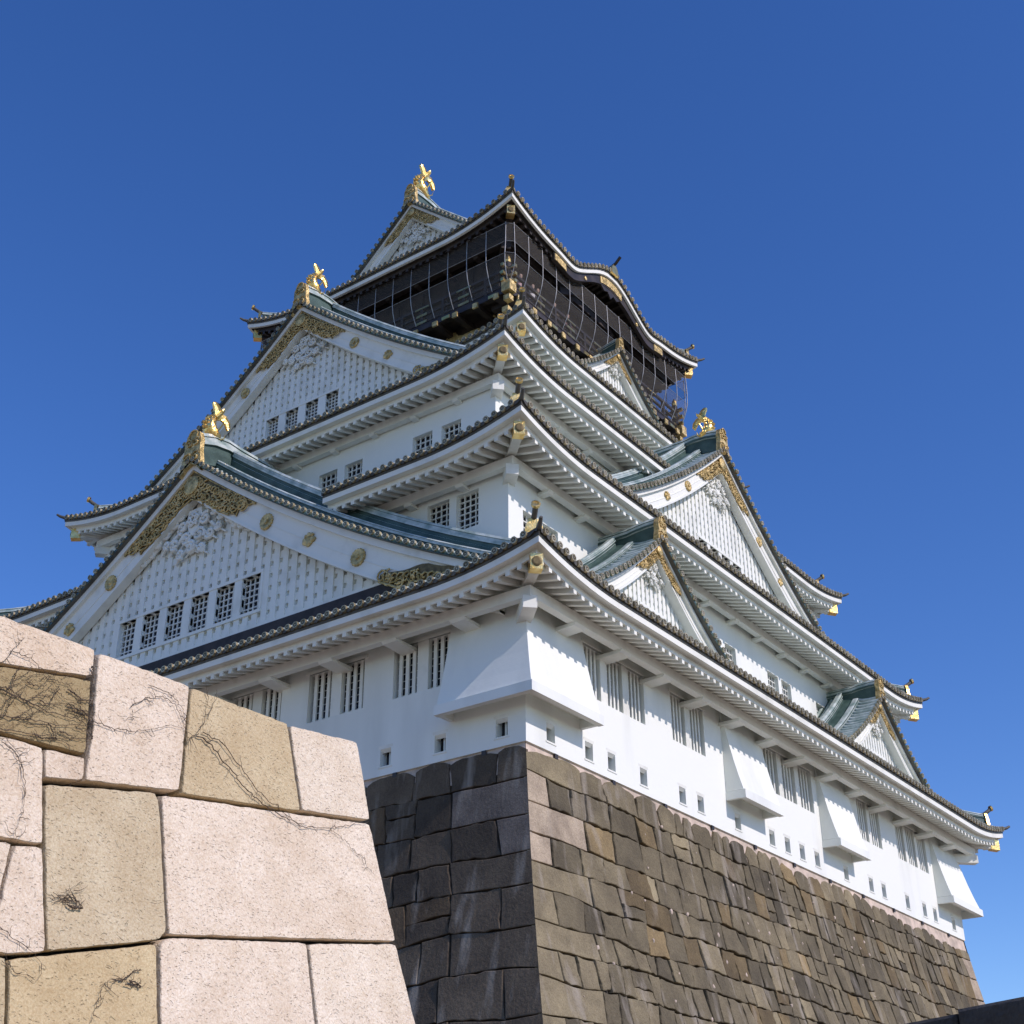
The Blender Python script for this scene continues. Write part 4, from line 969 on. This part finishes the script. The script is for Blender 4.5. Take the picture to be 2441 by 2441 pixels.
vine('dense tangle of dark leafless creepers over the ochre block at the upper left', [([(-80, 360), (80, 430), (200, 495), (300, 520), (415, 545)], .009), ([(-80, 500), (100, 530), (250, 555), (405, 560)], .008), ([(-80, 560), (90, 590), (230, 610), (330, 660)], .007), ([(0, 275), (60, 205), (110, 150)], .005), ([(50, 215), (130, 250), (200, 310), (260, 390)], .006)], .6, (-60, 400, 330, 610, 75))
vine('slender creeper hanging down the pale block at the left edge', [([(0, 635), (60, 680), (95, 740), (106, 860), (95, 960), (62, 1040), (66, 1085)], .006), ([(20, 620), (85, 700), (98, 800)], .004)], .5)
vine('short broken creeper on the lowest blocks at the left edge', [([(-30, 1480), (70, 1550), (140, 1600), (205, 1680)], .005), ([(0, 1640), (60, 1690), (130, 1720)], .004)], .6)
vine('small dead tuft clinging to the beige block at mid height', [([(220, 1360), (290, 1350), (380, 1370)], .004), ([(235, 1330), (300, 1370), (350, 1390)], .004), ([(240, 1375), (320, 1340), (340, 1310)], .004)], .9, (225, 350, 1320, 1390, 8))
vine('dead twig curving over the lowest ochre block', [([(410, 1930), (440, 1820), (470, 1750), (520, 1720), (570, 1735), (630, 1750)], .004)], .9, (540, 620, 1725, 1755, 6))

# ------------------------------------------------------------------ visitors behind the balcony rail
def person(u, F, label, coat, hair=True):
    o = thing('person', label, 'person', F(u, 6.95, 25.24), 'visitors on the lookout balcony'); base = Vector(F(u, 6.95, 25.24))
    G = lambda a, d, z: tuple(Vector(F(u+a, 6.95+d, 25.24+z))-base)
    b = MB()
    def ell(secs, mi, col=None, n=10): b.sweep([[G(cx+rx*cos(2*pi*k/n), cy+ry*sin(2*pi*k/n), z) for k in range(n)] for (cx, cy, z, rx, ry) in secs], mi, col, True, True, True)
    dk = (.05, .05, .07)
    for s in (-1, 1): ell([(s*.10, 0, 0, .06, .09), (s*.10, 0, .08, .05, .06), (s*.10, 0, .45, .065, .07), (s*.09, 0, .82, .085, .09)], 1, dk)
    ell([(0, 0, .78, .17, .11), (0, 0, .95, .16, .11), (0, .02, 1.2, .19, .12), (0, .02, 1.38, .19, .10), (0, .02, 1.43, .10, .07), (0, .03, 1.45, .055, .055), (0, .03, 1.52, .05, .055)], 1, coat)
    for s in (-1, 1): b.tube([G(s*.2, .02, 1.36), G(s*.26, .10, 1.14), G(s*.20, .30, 1.02)], lambda t: .055-.015*t, 7, 1, coat)
    ell([(0, .04, 1.50, .05, .06), (0, .05, 1.56, .075, .09), (0, .04, 1.64, .08, .10), (0, .03, 1.70, .07, .09), (0, .03, 1.74, .03, .04)], 0)
    b.tube([G(0, .13, 1.645), G(0, .165, 1.605)], .014, 5, 0)
    b.build('body', ['skin', 'cloth'], o)
    h = MB(); h.sweep([[G(rx*cos(2*pi*k/10), y_+ry*sin(2*pi*k/10), z) for k in range(10)] for (y_, z, rx, ry) in ((-.02, 1.58, .085, .085), (.0, 1.66, .092, .10), (.01, 1.72, .082, .10), (.02, 1.765, .03, .04))], 0, None, True, True, True); h.build('hair', 'hair', o)
for u, lab, coat in ((-5.9, 'visitor in a pale pink jacket at the balcony rail nearest the corner post', (.62, .42, .42)), (-4.95, 'visitor in a white top, second along the balcony rail from the corner post', (.7, .68, .66)), (-4.55, 'visitor in light grey, third along the balcony rail, close beside the one in white', (.4, .4, .42)), (-3.2, 'visitor in beige standing alone at the balcony rail before the wave shaped gable', (.5, .42, .33)), (-2.1, 'visitor in a pinkish top nearest the small balcony gable', (.6, .38, .36))):
    person(u, FR, lab, coat)
